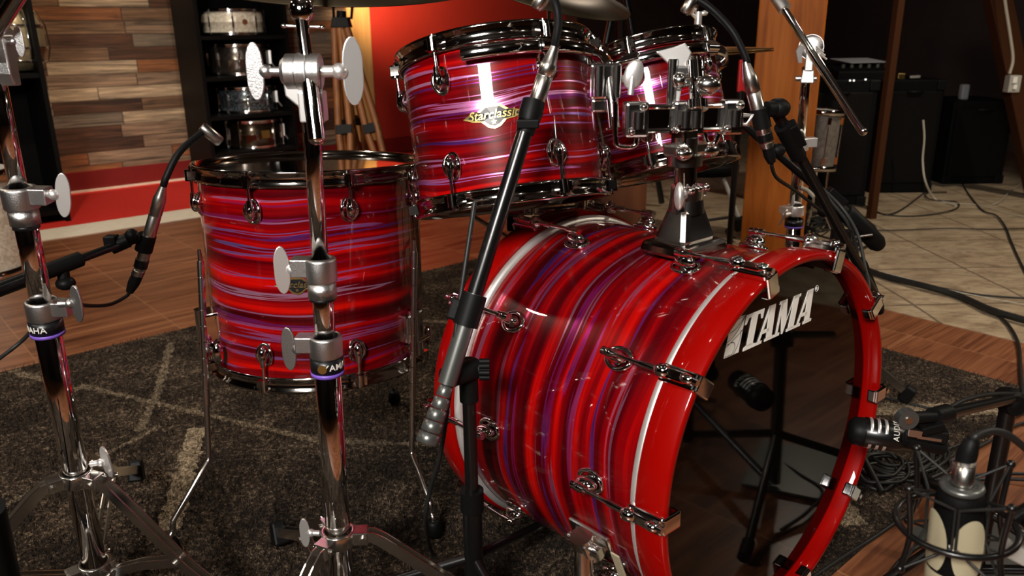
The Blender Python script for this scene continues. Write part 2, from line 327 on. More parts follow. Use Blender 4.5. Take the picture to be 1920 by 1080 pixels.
# ------------------------------------------------------------------ mesh collector
class MB:
    def __init__(s): s.v = []; s.f = []; s.sm = []
    def add(s, vs, fs, smooth=True):
        k = len(s.v); s.v += [V(p) for p in vs]; s.f += [tuple(i+k for i in f) for f in fs]; s.sm += [smooth]*len(fs); return s
    def tube(s, pts, r, seg=12, cap=True, flat=1.0, up=None):
        pts = [V(p) for p in pts]; n = len(pts); rs = r if isinstance(r, (list, tuple)) else [r]*n
        vs = []; fs = []; prev = None
        for i, p in enumerate(pts):
            d = (pts[min(i+1, n-1)] - pts[max(i-1, 0)]).normalized()
            if prev is None: x = (up if up is not None else (V((0, 0, 1)) if abs(d.z) < .9 else V((1, 0, 0))))
            else: x = prev
            x = (x - d*x.dot(d)); x = x.normalized() if x.length > 1e-6 else d.orthogonal().normalized()
            prev = x; y = d.cross(x)
            for k in range(seg):
                a = 2*pi*k/seg; vs.append(p + x*(cos(a)*rs[i]) + y*(sin(a)*rs[i]*flat))
        for i in range(n-1):
            for k in range(seg):
                a = i*seg+k; b = i*seg+(k+1) % seg; fs.append((a, b, b+seg, a+seg))
        s.add(vs, fs)
        if cap:
            s.add([vs[k] for k in range(seg)], [tuple(range(seg))[::-1]], False)
            s.add([vs[(n-1)*seg+k] for k in range(seg)], [tuple(range(seg))], False)
        return s
    def cyl(s, a, b, r, r2=None, seg=20): return s.tube([a, b], [r, r if r2 is None else r2], seg)
    def strap(s, pts, w, th, nrm):
        """flat strap along pts; width w along nrm x tangent, thickness th"""
        pts = [V(p) for p in pts]; n = len(pts); vs = []; fs = []
        for i, p in enumerate(pts):
            d = (pts[min(i+1, n-1)] - pts[max(i-1, 0)]).normalized(); h = V(nrm).cross(d).normalized(); q = V(nrm).normalized()
            for a, b in ((-1, -1), (1, -1), (1, 1), (-1, 1)): vs.append(p + h*(a*w/2) + q*(b*th/2))
        for i in range(n-1):
            for k in range(4):
                a = i*4+k; b = i*4+(k+1) % 4; fs.append((a, b, b+4, a+4))
        fs += [(3, 2, 1, 0), tuple(range((n-1)*4, n*4))]
        return s.add(vs, fs, False)
    def lathe(s, prof, m=None, seg=48, a0=0, a1=2*pi, closed=False, smooth=True):
        m = m or Matrix.Identity(4); full = abs(a1-a0-2*pi) < 1e-6; n = seg if full else seg+1; P = len(prof); vs = []; fs = []
        for i in range(n):
            a = a0 + (a1-a0)*i/seg
            for r, z in prof: vs.append(m @ V((r*cos(a), r*sin(a), z)))
        for i in range(seg):
            j = (i+1) % n
            for k in range(P if closed else P-1):
                l = (k+1) % P; fs.append((i*P+k, j*P+k, j*P+l, i*P+l))
        s.add(vs, fs, smooth)
        if not full and closed:
            s.add(vs[:P], [tuple(range(P))], False); s.add(vs[-P:], [tuple(range(P))[::-1]], False)
        return s
    def disc(s, m, r, seg=48, z=0):
        vs = [m @ V((r*cos(2*pi*i/seg), r*sin(2*pi*i/seg), z)) for i in range(seg)]; return s.add(vs, [tuple(range(seg))], False)
    def box(s, m, sx, sy, sz, taper=1.0):
        vs = []
        for z in (-1, 1):
            k = taper if z > 0 else 1
            for x, y in ((-1, -1), (1, -1), (1, 1), (-1, 1)): vs.append(m @ V((x*sx/2*k, y*sy/2*k, z*sz/2)))
        return s.add(vs, [(3, 2, 1, 0), (4, 5, 6, 7), (0, 1, 5, 4), (1, 2, 6, 5), (2, 3, 7, 6), (3, 0, 4, 7)], False)
    def ell(s, m, rx, ry, rz, u=16, v=10):
        vs = [m @ V((0, 0, rz))]; fs = []
        for i in range(1, v):
            th = pi*i/v
            for k in range(u): a = 2*pi*k/u; vs.append(m @ V((rx*sin(th)*cos(a), ry*sin(th)*sin(a), rz*cos(th))))
        vs.append(m @ V((0, 0, -rz)))
        for k in range(u): fs.append((0, 1+k, 1+(k+1) % u))
        for i in range(v-2):
            for k in range(u): a = 1+i*u+k; b = 1+i*u+(k+1) % u; fs.append((a, a+u, b+u, b))
        e = len(vs)-1; b0 = 1+(v-2)*u
        for k in range(u): fs.append((b0+k, e, b0+(k+1) % u))
        return s.add(vs, fs)
    def prism(s, outline, m, th):
        n = len(outline); A = [m @ V((x, y, 0)) for x, y in outline]; B = [m @ V((x, y, th)) for x, y in outline]
        fs = [tuple(range(n))[::-1], tuple(range(n, 2*n))] + [(i, (i+1) % n, (i+1) % n+n, i+n) for i in range(n)]
        return s.add(A+B, fs, False)
    def build(s, name, mt, parent=None, world=False, bevel=0, kind=None, label=None):
        vs = s.v
        if parent is not None and world:
            inv = MAT[parent.name].inverted(); vs = [inv @ p for p in vs]
        me = bpy.data.meshes.new(name); me.from_pydata([tuple(p) for p in vs], [], s.f)
        me.polygons.foreach_set('use_smooth', s.sm); me.materials.append(M[mt] if isinstance(mt, str) else mt); me.update()
        o = bpy.data.objects.new(name, me); COL.objects.link(o)
        if parent is not None: o.parent = parent
        MAT[o.name] = MAT[parent.name].copy() if parent is not None else Matrix.Identity(4)
        if bevel:
            b = o.modifiers.new('edge', 'BEVEL'); b.width = bevel; b.segments = 2; b.limit_method = 'ANGLE'; b.angle_limit = radians(40)
        if kind: o['kind'] = kind
        if label: o['label'] = label
        return o
MAT = {}
def thing(name, label, cat, m=None, group=None):
    o = bpy.data.objects.new(name, None); COL.objects.link(o); o.empty_display_size = .05
    m = m if isinstance(m, Matrix) else Matrix.Translation(m or (0, 0, 0)); o.matrix_world = m; MAT[o.name] = m.copy()
    o['label'] = label; o['category'] = cat
    if group: o['group'] = group
    return o
def tag(o, label, cat, group=None):
    o['label'] = label; o['category'] = cat
    if group: o['group'] = group
    return o
def struct(o): o['kind'] = 'structure'; return o
def inst(src, parent, m):
    """another part like src under parent, at local matrix m, with copies of src's own pieces"""
    c = src.copy(); COL.objects.link(c); c.parent = parent; c.matrix_local = m; MAT[c.name] = MAT[parent.name] @ m
    for k in list(src.children):
        d = k.copy(); COL.objects.link(d); d.parent = c
    return c
def Tr(x, y, z): return Matrix.Translation((x, y, z))
def Rz(a): return Matrix.Rotation(a, 4, 'Z')
def Rx(a): return Matrix.Rotation(a, 4, 'X')
def Ry(a): return Matrix.Rotation(a, 4, 'Y')
def curve(pts, n=8):
    P = [V(p) for p in pts]
    if len(P) < 3: return P
    Q = [P[0]*2-P[1]] + P + [P[-1]*2-P[-2]]; out = []
    for i in range(1, len(Q)-2):
        for k in range(n):
            t = k/n; a, b, c, d = Q[i-1], Q[i], Q[i+1], Q[i+2]
            out.append(.5*((2*b) + (c-a)*t + (2*a-5*b+4*c-d)*t*t + (3*b-a-3*c+d)*t**3))
    return out + [P[-1]]
def text_verts(body, size, shear=0, extrude=.0004, spacing=1.0):
    c = bpy.data.curves.new('lettering', 'FONT'); c.body = body; c.size = size; c.shear = shear; c.extrude = extrude; c.align_x = 'CENTER'; c.align_y = 'CENTER'; c.space_character = spacing; c.offset = size*.004
    o = bpy.data.objects.new('lettering', c); COL.objects.link(o)
    dg = bpy.context.evaluated_depsgraph_get(); me = bpy.data.meshes.new_from_object(o.evaluated_get(dg))
    vs = [v.co.copy() for v in me.vertices]; fs = [tuple(p.vertices) for p in me.polygons]
    bpy.data.objects.remove(o); bpy.data.curves.remove(c); bpy.data.meshes.remove(me)
    return vs, fs

# ================================================================== SETTING
B_WALL = -5.35
def quadslab(a0, a1, b0, b1, z0, z1):
    m = MB(); c = [K(a0, b0), K(a1, b0), K(a1, b1), K(a0, b1)]
    vs = [V((p.x, p.y, z)) for z in (z0, z1) for p in c]
    m.add(vs, [(3, 2, 1, 0), (4, 5, 6, 7), (0, 1, 5, 4), (1, 2, 6, 5), (2, 3, 7, 6), (3, 0, 4, 7)], False); return m
struct(quadslab(-5, 2.6, -4.12, 4.5, -.05, 0).build('floor', 'laminate'))
struct(quadslab(2.6, 8, -4.12, 4.5, -.05, .002).build('floor_stone', 'stone'))
struct(quadslab(-5, 8, B_WALL, -4.12, -.05, .0).build('floor_carpet', 'red_carpet'))
struct(quadslab(-5, 2.6, -4.36, -4.12, 0, .004).build('trim_1', 'cream_strip'))
def wallpart(name, a0, a1, b0, b1, z0, z1, mt):
    """wall slab whose object axes run along the wall, so board patterns lie level"""
    m = MB(); o = K(a0, b0)
    L = a1-a0; Wd = b1-b0
    m.box(Tr(L/2, -Wd/2, (z0+z1)/2), L, abs(Wd), z1-z0)
    ob = m.build(name, mt); ob.matrix_world = Tr(o.x, o.y, 0) @ Rz(AZ); return struct(ob)
A_SPLIT = 3.30
wallpart('wall_back_boards', -5, A_SPLIT-.19, B_WALL-.12, B_WALL, 0, 2.8, 'planks')
wallpart('wall_back', A_SPLIT, 8, B_WALL-.12, B_WALL, 0, 2.8, 'red_wall')
wallpart('trim_2', A_SPLIT-.19, A_SPLIT, B_WALL-.12, B_WALL+.02, 0, 2.8, 'pine')
wallpart('baseboard_back', -5, 8, B_WALL+.0, B_WALL+.03, .012, .12, 'red_base')
wallpart('trim_3', -5, A_SPLIT, B_WALL+.0, B_WALL+.045, 0, .012, 'cream_strip')
wallpart('wall_right', 8, 8.12, B_WALL, 4.5, 0, 2.8, 'dark_wall')
wallpart('wall_left', -5.12, -5, B_WALL, 4.5, 0, 2.8, 'dark_wall')
wallpart('wall_front', -5, 8, 4.5, 4.62, 0, 2.8, 'dark_wall')
struct(quadslab(-5.2, 8.2, B_WALL-.12, 4.62, 2.8, 2.86).build('ceiling', 'ceiling'))
# dark partition that closes the right half of the room behind the stone floor
wallpart('wall_partition', 4.6, 8, -4.6, -4.48, 0, 2.8, 'dark_wall')

# ------------------------------------------------------------------ rug
A0R, A1R, B0R, B1R = -1.3, 2.25, -2.5, -.512
rug = thing('shag_rug', 'dark brown shaggy rug with pale crossing streaks lying under the drum kit', 'rug')
quadslab(A0R, A1R, B0R, B1R, .0, .004).build('backing', 'rug', rug)
vs, fs = [], []
def blade(a, b):
    p = K(a, b, .0035); h = random.uniform(.006, .014); t = random.uniform(0, 2*pi); w = .0011
    q = V((cos(t), sin(t), 0)); l = V((random.uniform(-.008, .008), random.uniform(-.008, .008), h)); k = len(vs)
    vs.extend([p - q*w, p + q*w, p + l]); fs.append((k, k+1, k+2))
cnt = 0
while cnt < 90000:
    a = random.uniform(A0R, A1R); b = random.uniform(B0R, B1R); p = K(a, b)
    if p.y < .75 or abs(p.x) > p.y*.72+.1: continue
    if random.random() > min(1, (1.4/p.y)**2): continue
    blade(a, b); cnt += 1
pm = MB(); pm.v = vs; pm.f = fs; pm.sm = [False]*len(fs)
pm.build('pile', 'pile', rug, kind='stuff')

# ================================================================== DRUMS
def lug_mesh(name, parent, m, s=1.0, rod=.05, up=1):
    """oval cast lug: local X out of the shell, Z towards the hoop"""
    b = MB()
    ring = [V((.003*s + .003*s*cos(2*a), .0135*s*cos(a), .019*s*sin(a))) for a in [2*pi*k/28 for k in range(29)]]
    b.tube(ring, .0034*s, 8, cap=False)
    b.ell(Tr(.009*s, 0, .001*s), .0095*s, .0075*s, .0155*s)
    b.cyl((0, 0, 0), (.01*s, 0, 0), .010*s, .007*s)
    b.cyl((.012*s, 0, .006*s*up), (.012*s, 0, .020*s*up), .0055*s, .0045*s)
    o = b.build(name, 'chrome', parent)
    r = MB(); r.cyl((.012*s, 0, .012*s*up), (.012*s, 0, rod*up), .0025, seg=10)
    r.cyl((.012*s, 0, rod*up), (.012*s, 0, (rod+.010)*up), .0055, .005, seg=14)
    r.cyl((.012*s, 0, (rod+.010)*up), (.012*s, 0, (rod+.017)*up), .0032, seg=8)
    q = r.build('tension_rod', 'chrome', o)
    return o
def hoop_mesh(R, z0, z1, up, lugs, phase, h=1.0):
    """die-cast hoop with an ear at each rod"""
    b = MB(); d = z1-z0
    prof = [(R+.0035, z0), (R+.0065, z0), (R+.0075, z0+d*.18), (R+.0055, z0+d*.3), (R+.006, z0+d*.72), (R+.010, z0+d*.86), (R+.010, z1), (R+.0025, z1), (R+.0025, z0+d*.3)]
    if up < 0: prof = [(r, z0+z1-z) for r, z in prof][::-1]
    b.lathe(prof, seg=96, closed=True)
    for k in range(lugs):
        a = phase + 2*pi*k/lugs; zc = (z0+d*.42) if up > 0 else (z1-d*.42)
        m = Rz(a) @ Tr(R+.012, 0, zc)
        b.box(m, .016, .022, d*.52); b.cyl((m @ V((.002, 0, -d*.36))), (m @ V((.002, 0, d*.36))), .0085, seg=14)
    return b
def badge(parent, R, az, zc, w, hgt, mt='gold', tiltm=None):
    """diamond badge bent on the shell, with raised script"""
    b = MB(); pts = [(-.5, 0), (-.36, .17), (-.25, .2), (-.12, .42), (.12, .42), (.25, .2), (.36, .17), (.5, 0), (.36, -.14), (.2, -.2), (.1, -.42), (0, -.5), (-.1, -.42), (-.2, -.2), (-.36, -.14)]
    def P(x, z, off): a = az + x/R; return V(((R+off)*cos(a), (R+off)*sin(a), zc+z))
    n = len(pts); F = [P(x*w, z*hgt, .0018) for x, z in pts]; Bk = [P(x*w, z*hgt, 0) for x, z in pts]; c = P(0, 0, .0018)
    b.add(F+Bk+[c], [(i, (i+1) % n, 2*n) for i in range(n)] + [(i+n, (i+1) % n+n, (i+1) % n, i) for i in range(n)], False)
    o = b.build('badge', mt, parent)
    d = MB(); n = len(pts); F = [P(x*w*.84, z*hgt*.8, .0022) for x, z in pts]; c = P(0, 0, .0022)
    d.add(F+[c], [(i, (i+1) % n, n) for i in range(n)], False); d.build('badge_field', 'yamaha_black', o)
    vs, fs = text_verts('Starclassic', w*.2, .3, .0003)
    t = MB(); t.add([P(v.x, v.y+hgt*.04, .0026+v.z) for v in vs], fs, False)
    sv = [P(w*.045*cos(pi/2+k*pi/5)*(1 if k % 2 == 0 else .42), -hgt*.24+w*.045*sin(pi/2+k*pi/5)*(1 if k % 2 == 0 else .42), .0027) for k in range(10)]
    t.add(sv + [P(0, -hgt*.24, .0027)], [(k, (k+1) % 10, 10) for k in range(10)], False)
    t.build('badge_lettering', mt, o)
def drum(name, label, m, R, H, wrap, lugs, phase, cat='drum', top='film', bottom='film', faz=None, group=None, hh=.028, lug_s=1.0, hoop_mat='dark_chrome', badge_w=.085, inner='shell_in', lugz=None, hoop_d=None):
    """m: frame at the centre of the bottom hoop, z up the axis"""
    t = thing(name, label, cat, m, group)
    s = MB(); s.lathe([(R, hh*.6), (R, H-hh*.6)], seg=96); s.build('shell', wrap, t)
    s = MB(); s.lathe([(R-.006, H-hh*.6), (R-.006, hh*.6)], seg=64); s.build('shell_lining', inner, t)
    hoop_mesh(R, H-hh, H, 1, lugs, phase).build('top_hoop', hoop_mat, t)
    hoop_mesh(R, 0, hh, -1, lugs, phase).build('bottom_hoop', hoop_mat, t)
    for nm, z, mt, in (('batter_head', H-.010, top), ('resonant_head', .010, bottom)):
        s = MB(); s.lathe([(0.0001, z), (R-.004, z), (R+.001, z-.001 if z > H/2 else z+.001)], seg=64, smooth=False); s.build(nm, mt, t)
    lz = lugz or min(.062, H*.26)
    first = None
    for up, z in ((1, H-lz-.006), (-1, lz+.006)):
        first = None
        for k in range(lugs):
            mm = Rz(phase+2*pi*k/lugs) @ Tr(R, 0, z)
            if first is None:
                first = lug_mesh('lug', t, mm, lug_s, rod=lz-.012, up=up); first.matrix_local = mm
            else: inst(first, t, mm)
    if faz is not None: badge(t, R, faz, H*.5, badge_w, badge_w*.42)
    return t
def axis_frame(Ctop, n, H):
    n = V(n).normalized(); x = V((1, 0, 0)); return basis(V(Ctop) - n*H, n, x)

# --- rack toms
T1 = axis_frame((-.0267, 1.3714, .872), (-.1207, .2545, 1), .263)
def phase_for(m, R, u, v, z, lugs):
    """angle at which the shell is seen at that place of the photograph (front side)"""
    best = None
    for k in range(720):
        a = radians(k*.5); p = m @ V((R*cos(a), R*sin(a), z)); q = p - V((0, 0, CAMH)); nrm = (m.to_3x3() @ V((cos(a), sin(a), 0)))
        if q.dot(nrm) > 0: continue
        d = ray(u, v); e = (q/q.y - d/d.y).length
        if best is None or e < best[0]: best = (e, a)
    return best[1]
p1 = phase_for(T1, .1645, 818, 142, .19, 6)
tom1 = drum('rack_tom', 'larger red oyster rack tom, highest drum left of the chrome post', T1, .1525, .263, 'wrap_tom', 6, p1, faz=phase_for(T1, .1525, 924, 205, .13, 6), group='rack toms', badge_w=.092)
T2 = axis_frame((.2561, 1.5855, .8605), (-.1937, .3092, 1), .237)
p2 = phase_for(T2, .139, 1192, 150, .17, 6)
tom2 = drum('rack_tom', 'smaller red oyster rack tom behind the chrome tom holder, nearer the timber pillar', T2, .127, .237, 'wrap_tom', 6, p2, group='rack toms', lug_s=.95)
def mount_bar(t, R, H, a0, a1, z, lugs_at):
    b = MB(); b.lathe([(R+.016, z-.011), (R+.021, z-.008), (R+.022, z), (R+.021, z+.008), (R+.016, z+.011), (R+.014, z)], seg=40, a0=a0, a1=a1, closed=True)
    for a in lugs_at:
        m = Rz(a) @ Tr(R+.014, 0, z); b.box(m, .022, .03, .024); b.cyl(m @ V((.004, 0, .012)), m @ V((.004, 0, .03)), .006); b.cyl(m @ V((.008, -.014, 0)), m @ V((.008, .014, 0)), .009)
    o = b.build('suspension_mount', 'chrome', t, bevel=.002)
    return o
mount_bar(tom1, .1525, .263, p1+.28, p1+.28+2.25, .263-.041, [p1+pi/3, p1+2*pi/3, p1+pi*.86])
mount_bar(tom2, .127, .237, p2-1.15, p2+2.2, .237-.045, [p2-1.0, p2, p2+pi/3, p2+2*pi/3])

# --- floor tom
nF = V((.0078, .0567, 1)).normalized()
TF = axis_frame((-.3799, 1.5147, .6716), nF, .389)
pF = phase_for(TF, .215, 468, 385, .33, 8)
ftom = drum('floor_tom', 'deep red oyster floor tom on three chrome legs behind the silver stand', TF, .203, .389, 'wrap_floor', 8, pF, faz=phase_for(TF, .203, 558, 540, .19, 8), badge_w=.078, bottom='head_white', inner='shell_in')
def floor_leg(top, brk, bend, foot, lab):
    outd = V((brk.x+.38, brk.y-1.51, 0)).normalized()
    l = MB(); kn_ = foot + V((0, 0, .058)) + (bend-foot)*.10; kn_.z = min(kn_.z, .075); pts = [top, brk, bend.lerp(brk, .03), bend, bend.lerp(kn_, .04), kn_] + curve([kn_, kn_.lerp(foot, .35)+V((0, 0, .008)), foot+V((0, 0, .045)), foot+V((0, 0, .022))], 5)[1:]
    l.tube(pts, .0052, 12)
    kn = 9; z0 = top.z; 
    for k in range(kn):
        f0 = k/kn; a = top.lerp(bend, f0*.72); b2 = top.lerp(bend, (f0+.93/kn)*.72); l.cyl(a, b2, .0064, seg=12)
    l.cyl(top, top+V((0, 0, .022)), .0048, .003, seg=10)
    o = l.build('leg', 'bright_steel', ftom, world=True)
    r = MB(); r.lathe([(.001, .03), (.010, .03), (.013, .024), (.0165, .004), (.015, .0), (.001, 0)], Tr(foot.x, foot.y, .012), 20); r.build('rubber_foot', 'rubber', o, world=True)
    b = MB(); m = basis(brk, (0, 0, 1), outd)
    b.box(m @ Tr(-.012, 0, .0), .034, .05, .056); b.box(m @ Tr(-.024, 0, -.012), .012, .052, .078); b.cyl(m @ V((0, 0, -.05)), m @ V((0, 0, .034)), .0115)
    b.cyl(m @ V((-.006, -.022, -.038)), m @ V((-.006, .05, -.038)), .007); b.ell(m @ Tr(-.006, .055, -.038), .010, .008, .020); b.cyl(m @ V((0, 0, -.055)), m @ V((0, 0, -.03)), .014)
    b.build('leg_bracket', 'chrome', ftom, world=True, bevel=.004)
floor_leg(at(376, 490, 1.37), at(380, 612, 1.37), at(392, 862, 1.31), fl(326, 1048), 'l')
floor_leg(at(777, 472, 1.405), at(776, 612, 1.405), at(772, 850, 1.36), fl(814, 1012), 'r')
cF = V((-.38, 1.5147, 0)); bk = cF + V((.06, .225, .36)); floor_leg(bk+V((0, 0, .1)), bk, bk+V((.01, .02, -.2)), cF+V((.08, .32, 0)), 'b')

# --- bass drum
BC = V((.4082, 1.0534, .3061)); bn = V((.65794, -.7527, .02358)).normalized(); BL = .4902; BR = .2945; HW = .0535
bx = V((0, 0, 1)).cross(bn).normalized(); BM = basis(BC, bn, bx)
bass = thing('bass_drum', 'large red oyster bass drum with glossy red hoops and black front head lettered TAMA', 'bass drum', BM)
Rs = .2794
s = MB(); s.lathe([(Rs, -BL+HW), (Rs, -HW)], seg=128); s.build('shell', 'wrap_bass', bass)
for nm, z0, z1 in (('front_hoop', -HW+.004, 0), ('rear_hoop', -BL, -BL+HW-.004)):
    s = MB(); e = .003; ri, ro = BR-.0125, BR
    s.lathe([(ri+e, z0), (ro-e, z0), (ro, z0+e), (ro, z1-e), (ro-e, z1), (ri+e, z1), (ri, z1-e), (ri, z0+e)], seg=160, closed=True); s.build(nm, 'lacquer', bass)
for nm, zz, dd in (('front_head_collar', -HW, 1), ('rear_head_collar', -BL+HW, -1)):
    s = MB(); s.lathe([(Rs+.0005, zz-.010*dd), (Rs+.005, zz-.0095*dd), (Rs+.0085, zz-.006*dd), (Rs+.0095, zz-.001*dd), (Rs+.0085, zz+.003*dd), (Rs, zz+.004*dd)], seg=160); s.build(nm, 'bead', bass)
HZ = -.022
s = MB(); s.lathe([(.0001, HZ), (.27, HZ), (.2815, HZ-.006)], seg=128, smooth=False); s.build('front_head', 'head_black', bass)
s = MB(); s.lathe([(.0001, -BL+.022), (.2815, -BL+.024)], seg=96, smooth=False); s.build('rear_head', 'head_white', bass)
# lettering
def logo():
    H_ = .0505; sh = .24; x0 = -.1135; y0 = .1765; k = .0475
    polys = []
    def P(*pts, dx=0): polys.append([(x0 + (dx + x)*k + sh*y*H_, y0 + y*H_) for x, y in pts])
    # T
    P((0, .74), (0, 1), (.92, 1), (.92, .74), (.84, .74), (.76, .9), (.16, .9), (.08, .74)); P((.3, .9), (.62, .9), (.62, .1), (.3, .1)); P((.16, 0), (.76, 0), (.76, .09), (.62, .13), (.3, .13), (.16, .09))
    # A
    def A(d):
        P((.40, 1), (.74, 1), (.86, .05), (.56, .05), dx=d); P((.40, 1), (.52, .96), (.2, .05), (.09, .05), dx=d); P((.24, .26), (.62, .26), (.62, .36), (.28, .36), dx=d)
        P((-.03, 0), (.32, 0), (.32, .08), (-.03, .08), dx=d); P((.48, 0), (.98, 0), (.98, .08), (.48, .08), dx=d)
    A(.78)
    d = 1.74
    P((.10, .05), (.21, .05), (.21, 1), (.10, 1), dx=d); P((.0, 0), (.32, 0), (.32, .08), (.0, .08), dx=d); P((.0, .92), (.36, .92), (.36, 1), (.0, 1), dx=d)
    P((.10, 1), (.42, 1), (.62, .3), (.52, 0), (.44, 0), dx=d); P((.52, 0), (.60, .3), (.86, 1), (.80, 1), dx=d)
    P((.80, .05), (1.12, .05), (1.12, 1), (.80, 1), dx=d); P((.72, 0), (1.2, 0), (1.2, .08), (.72, .08), dx=d); P((.80, .92), (1.2, .92), (1.2, 1), (.80, 1), dx=d)
    A(2.94)
    b = MB()
    for q in polys: b.prism(q, Tr(0, 0, HZ+.0004), .0006)
    # emblem block
    ex0, ey0, ew, eh = -.150, .1785, .0335, .0505
    def E(x, y): return (ex0 + x*ew + .24*y*eh, ey0 + y*eh)
    b.prism([E(0, 0), E(1, 0), E(1, 1), E(0, 1)], Tr(0, 0, HZ+.0004), .0006)
    # registered mark
    c = (.083, .2245); ring = [V((c[0]+.0045*cos(a), c[1]+.0045*sin(a), HZ+.0006)) for a in [2*pi*i/24 for i in range(25)]]; b.tube(ring, .0005, 6, cap=False)
    vs, fs = text_verts('R', .006, 0, .0003); b.add([V((v.x+c[0], v.y+c[1], HZ+.0006+v.z)) for v in vs], fs, False)
    b.build('logo', 'white', bass)
    d = MB()
    def line(pts): d.tube([V((*E(x, y), HZ+.0012)) for x, y in pts], .00045, 6)
    line(curve([(0, .42), (.35, .5), (.7, .7), (1, 1)], 6)); line(curve([(0, .30), (.4, .42), (.85, .55), (1, .62)], 6)); line(curve([(.08, .66), (.5, .72), (.98, .98)], 6)); line([(0.03, .97), (.97, .97)])
    line(curve([(.5, .0), (.62, .22), (.45, .36), (0, .36)], 6)); line(curve([(.62, 0), (.8, .2), (.9, .4), (.86, .62)], 6)); line([(.03, .03), (.5, .03)])
    d.build('logo_lines', 'grey', bass)
logo()
# claws, rods, lugs: ten to each side
def claw_set(front):
    sgn = 1 if front else -1; ze = 0 if front else -BL        # outer edge of the hoop
    def z(q): return ze - sgn*q                                 # q metres inboard of the outer edge
    def one(b=None):
        c = MB(); X = BR+.004
        c.box(Tr(X+.001, 0, z(.024)), .010, .024, .054); c.box(Tr(BR-.010, 0, z(-.004)), .034, .024, .006)
        c.box(Tr(BR-.026, 0, z(.003)), .005, .022, .014); c.box(Tr(X+.007, 0, z(.028)), .010, .015, .040)
        c.ell(Tr(X+.009, 0, z(.046)), .011, .010, .012); c.ell(Tr(X+.010, 0, z(.008)), .007, .007, .010)
        o = c.build('claw', 'chrome', bass, bevel=.003)
        r = MB(); r.cyl((X+.008, 0, z(.0)), (X+.008, 0, z(.125)), .003, seg=10); r.cyl((X+.008, 0, z(.046)), (X+.008, 0, z(.082)), .0048, seg=12); r.cyl((X+.008, 0, z(.0)), (X+.008, 0, z(-.008)), .0045, seg=8)
        r.build('tension_rod', 'chrome', o)
        g = MB(); L = z(.136)
        g.tube([V((Rs+.003, .015*cos(a), L+.021*sin(a))) for a in [2*pi*k/28 for k in range(29)]], .0036, 8, cap=False)
        g.ell(Tr(Rs+.011, 0, L), .013, .009, .018); g.cyl((Rs, 0, L), (Rs+.012, 0, L), .011, .008); g.cyl((X+.008, 0, L-.012), (X+.008, 0, L+.012), .0062)
        g.ell(Tr(X+.008, 0, L), .007, .007, .013)
        g.build('lug', 'chrome', o)
        return o
    f = None
    for k in range(10):
        a = radians(36*k - .5)
        if f is None: f = one(); f.matrix_local = Rz(a)
        else: inst(f, bass, Rz(a))
claw_set(True); claw_set(False)
# spurs
def spur(side):
    a = radians(180+36*.60) if side < 0 else radians(-36*.60)
    m = BM @ Rz(a) @ Tr(Rs, 0, -.150)
    b = MB(); b.box(m @ Tr(.004, 0, 0), .010, .046, .078); b.box(m @ Tr(.020, 0, 0), .028, .034, .034); b.cyl(m @ V((.02, -.022, 0)), m @ V((.02, .022, 0)), .017)
    b.ell(m @ Tr(.024, .03, -.01), .013, .008, .02); b.cyl(m @ V((.02, 0, -.03)), m @ V((.02, 0, .03)), .010)
    o = b.build('spur_bracket', 'soft_chrome', bass, world=True, bevel=.004)
    tb = MB(); tb.box(m @ Tr(.008, .036, .046), .003, .07, .016); tb.build('release_tab', 'bone', o, world=True, bevel=.001)
    p0 = m @ V((.022, 0, 0)); foot = V((p0.x, p0.y, 0)) + (bx*side)*.03 + V((bn.x, bn.y, 0))*.03
    foot.z = .03
    l = MB(); l.cyl(p0, p0.lerp(foot, .62), .0145, seg=24); l.cyl(p0.lerp(foot, .6), foot, .0085, seg=16); l.cyl(p0.lerp(foot, .55), p0.lerp(foot, .64), .0155, seg=20)
    l.build('leg', 'chrome', o, world=True)
    r = MB(); r.lathe([(.001, .035), (.013, .034), (.02, .02), (.022, .002), (.001, 0)], Tr(foot.x, foot.y, .012), 24); r.build('rubber_foot', 'rubber', o, world=True)
spur(-1); spur(1)

# --- tom holder (stands on the bass shell)
mp = at(1283, 452, 1.165); top = at(1283, 312, 1.165)
axx = EA; hold = thing('tom_holder', 'chrome double tom holder post rising from the bass drum shell', 'tom holder', Tr(mp.x, mp.y, mp.z-.02))
hm = basis(mp, (0, 0, 1), EA)
b = MB(); b.box(hm @ Tr(0, 0, -.006), .105, .09, .02, .94); b.build('base_plate', 'dark_chrome', hold, world=True, bevel=.006)
b = MB(); b.box(hm @ Tr(0, 0, .028), .082, .066, .058, .55); b.cyl(hm @ V((0, 0, .045)), hm @ V((0, 0, .066)), .027, .024); b.build('cast_foot', 'soft_chrome', hold, world=True, bevel=.010)
b = MB(); b.cyl(hm @ V((0, 0, .05)), top+V((0, 0, .012)), .0165, seg=32); b.build('post', 'chrome', hold, world=True)
b = MB(); b.cyl(hm @ V((0, 0, .064)), hm @ V((0, 0, .084)), .024, seg=28); b.box(hm @ Tr(.026, 0, .074), .022, .02, .018)
for q in (-.018, 0, .018): b.ell(hm @ Tr(q, -.02, .082), .006, .006, .006)
b.build('height_collar', 'soft_chrome', hold, world=True, bevel=.003)
wn = MB(); wn.cyl(hm @ V((-.02, -.01, .074)), hm @ V((-.042, -.02, .076)), .006); wn.ell(basis(hm @ V((-.048, -.022, .078)), (0, .1, 1)), .007, .012, .02); wn.build('wing_bolt', 'polished', hold, world=True)
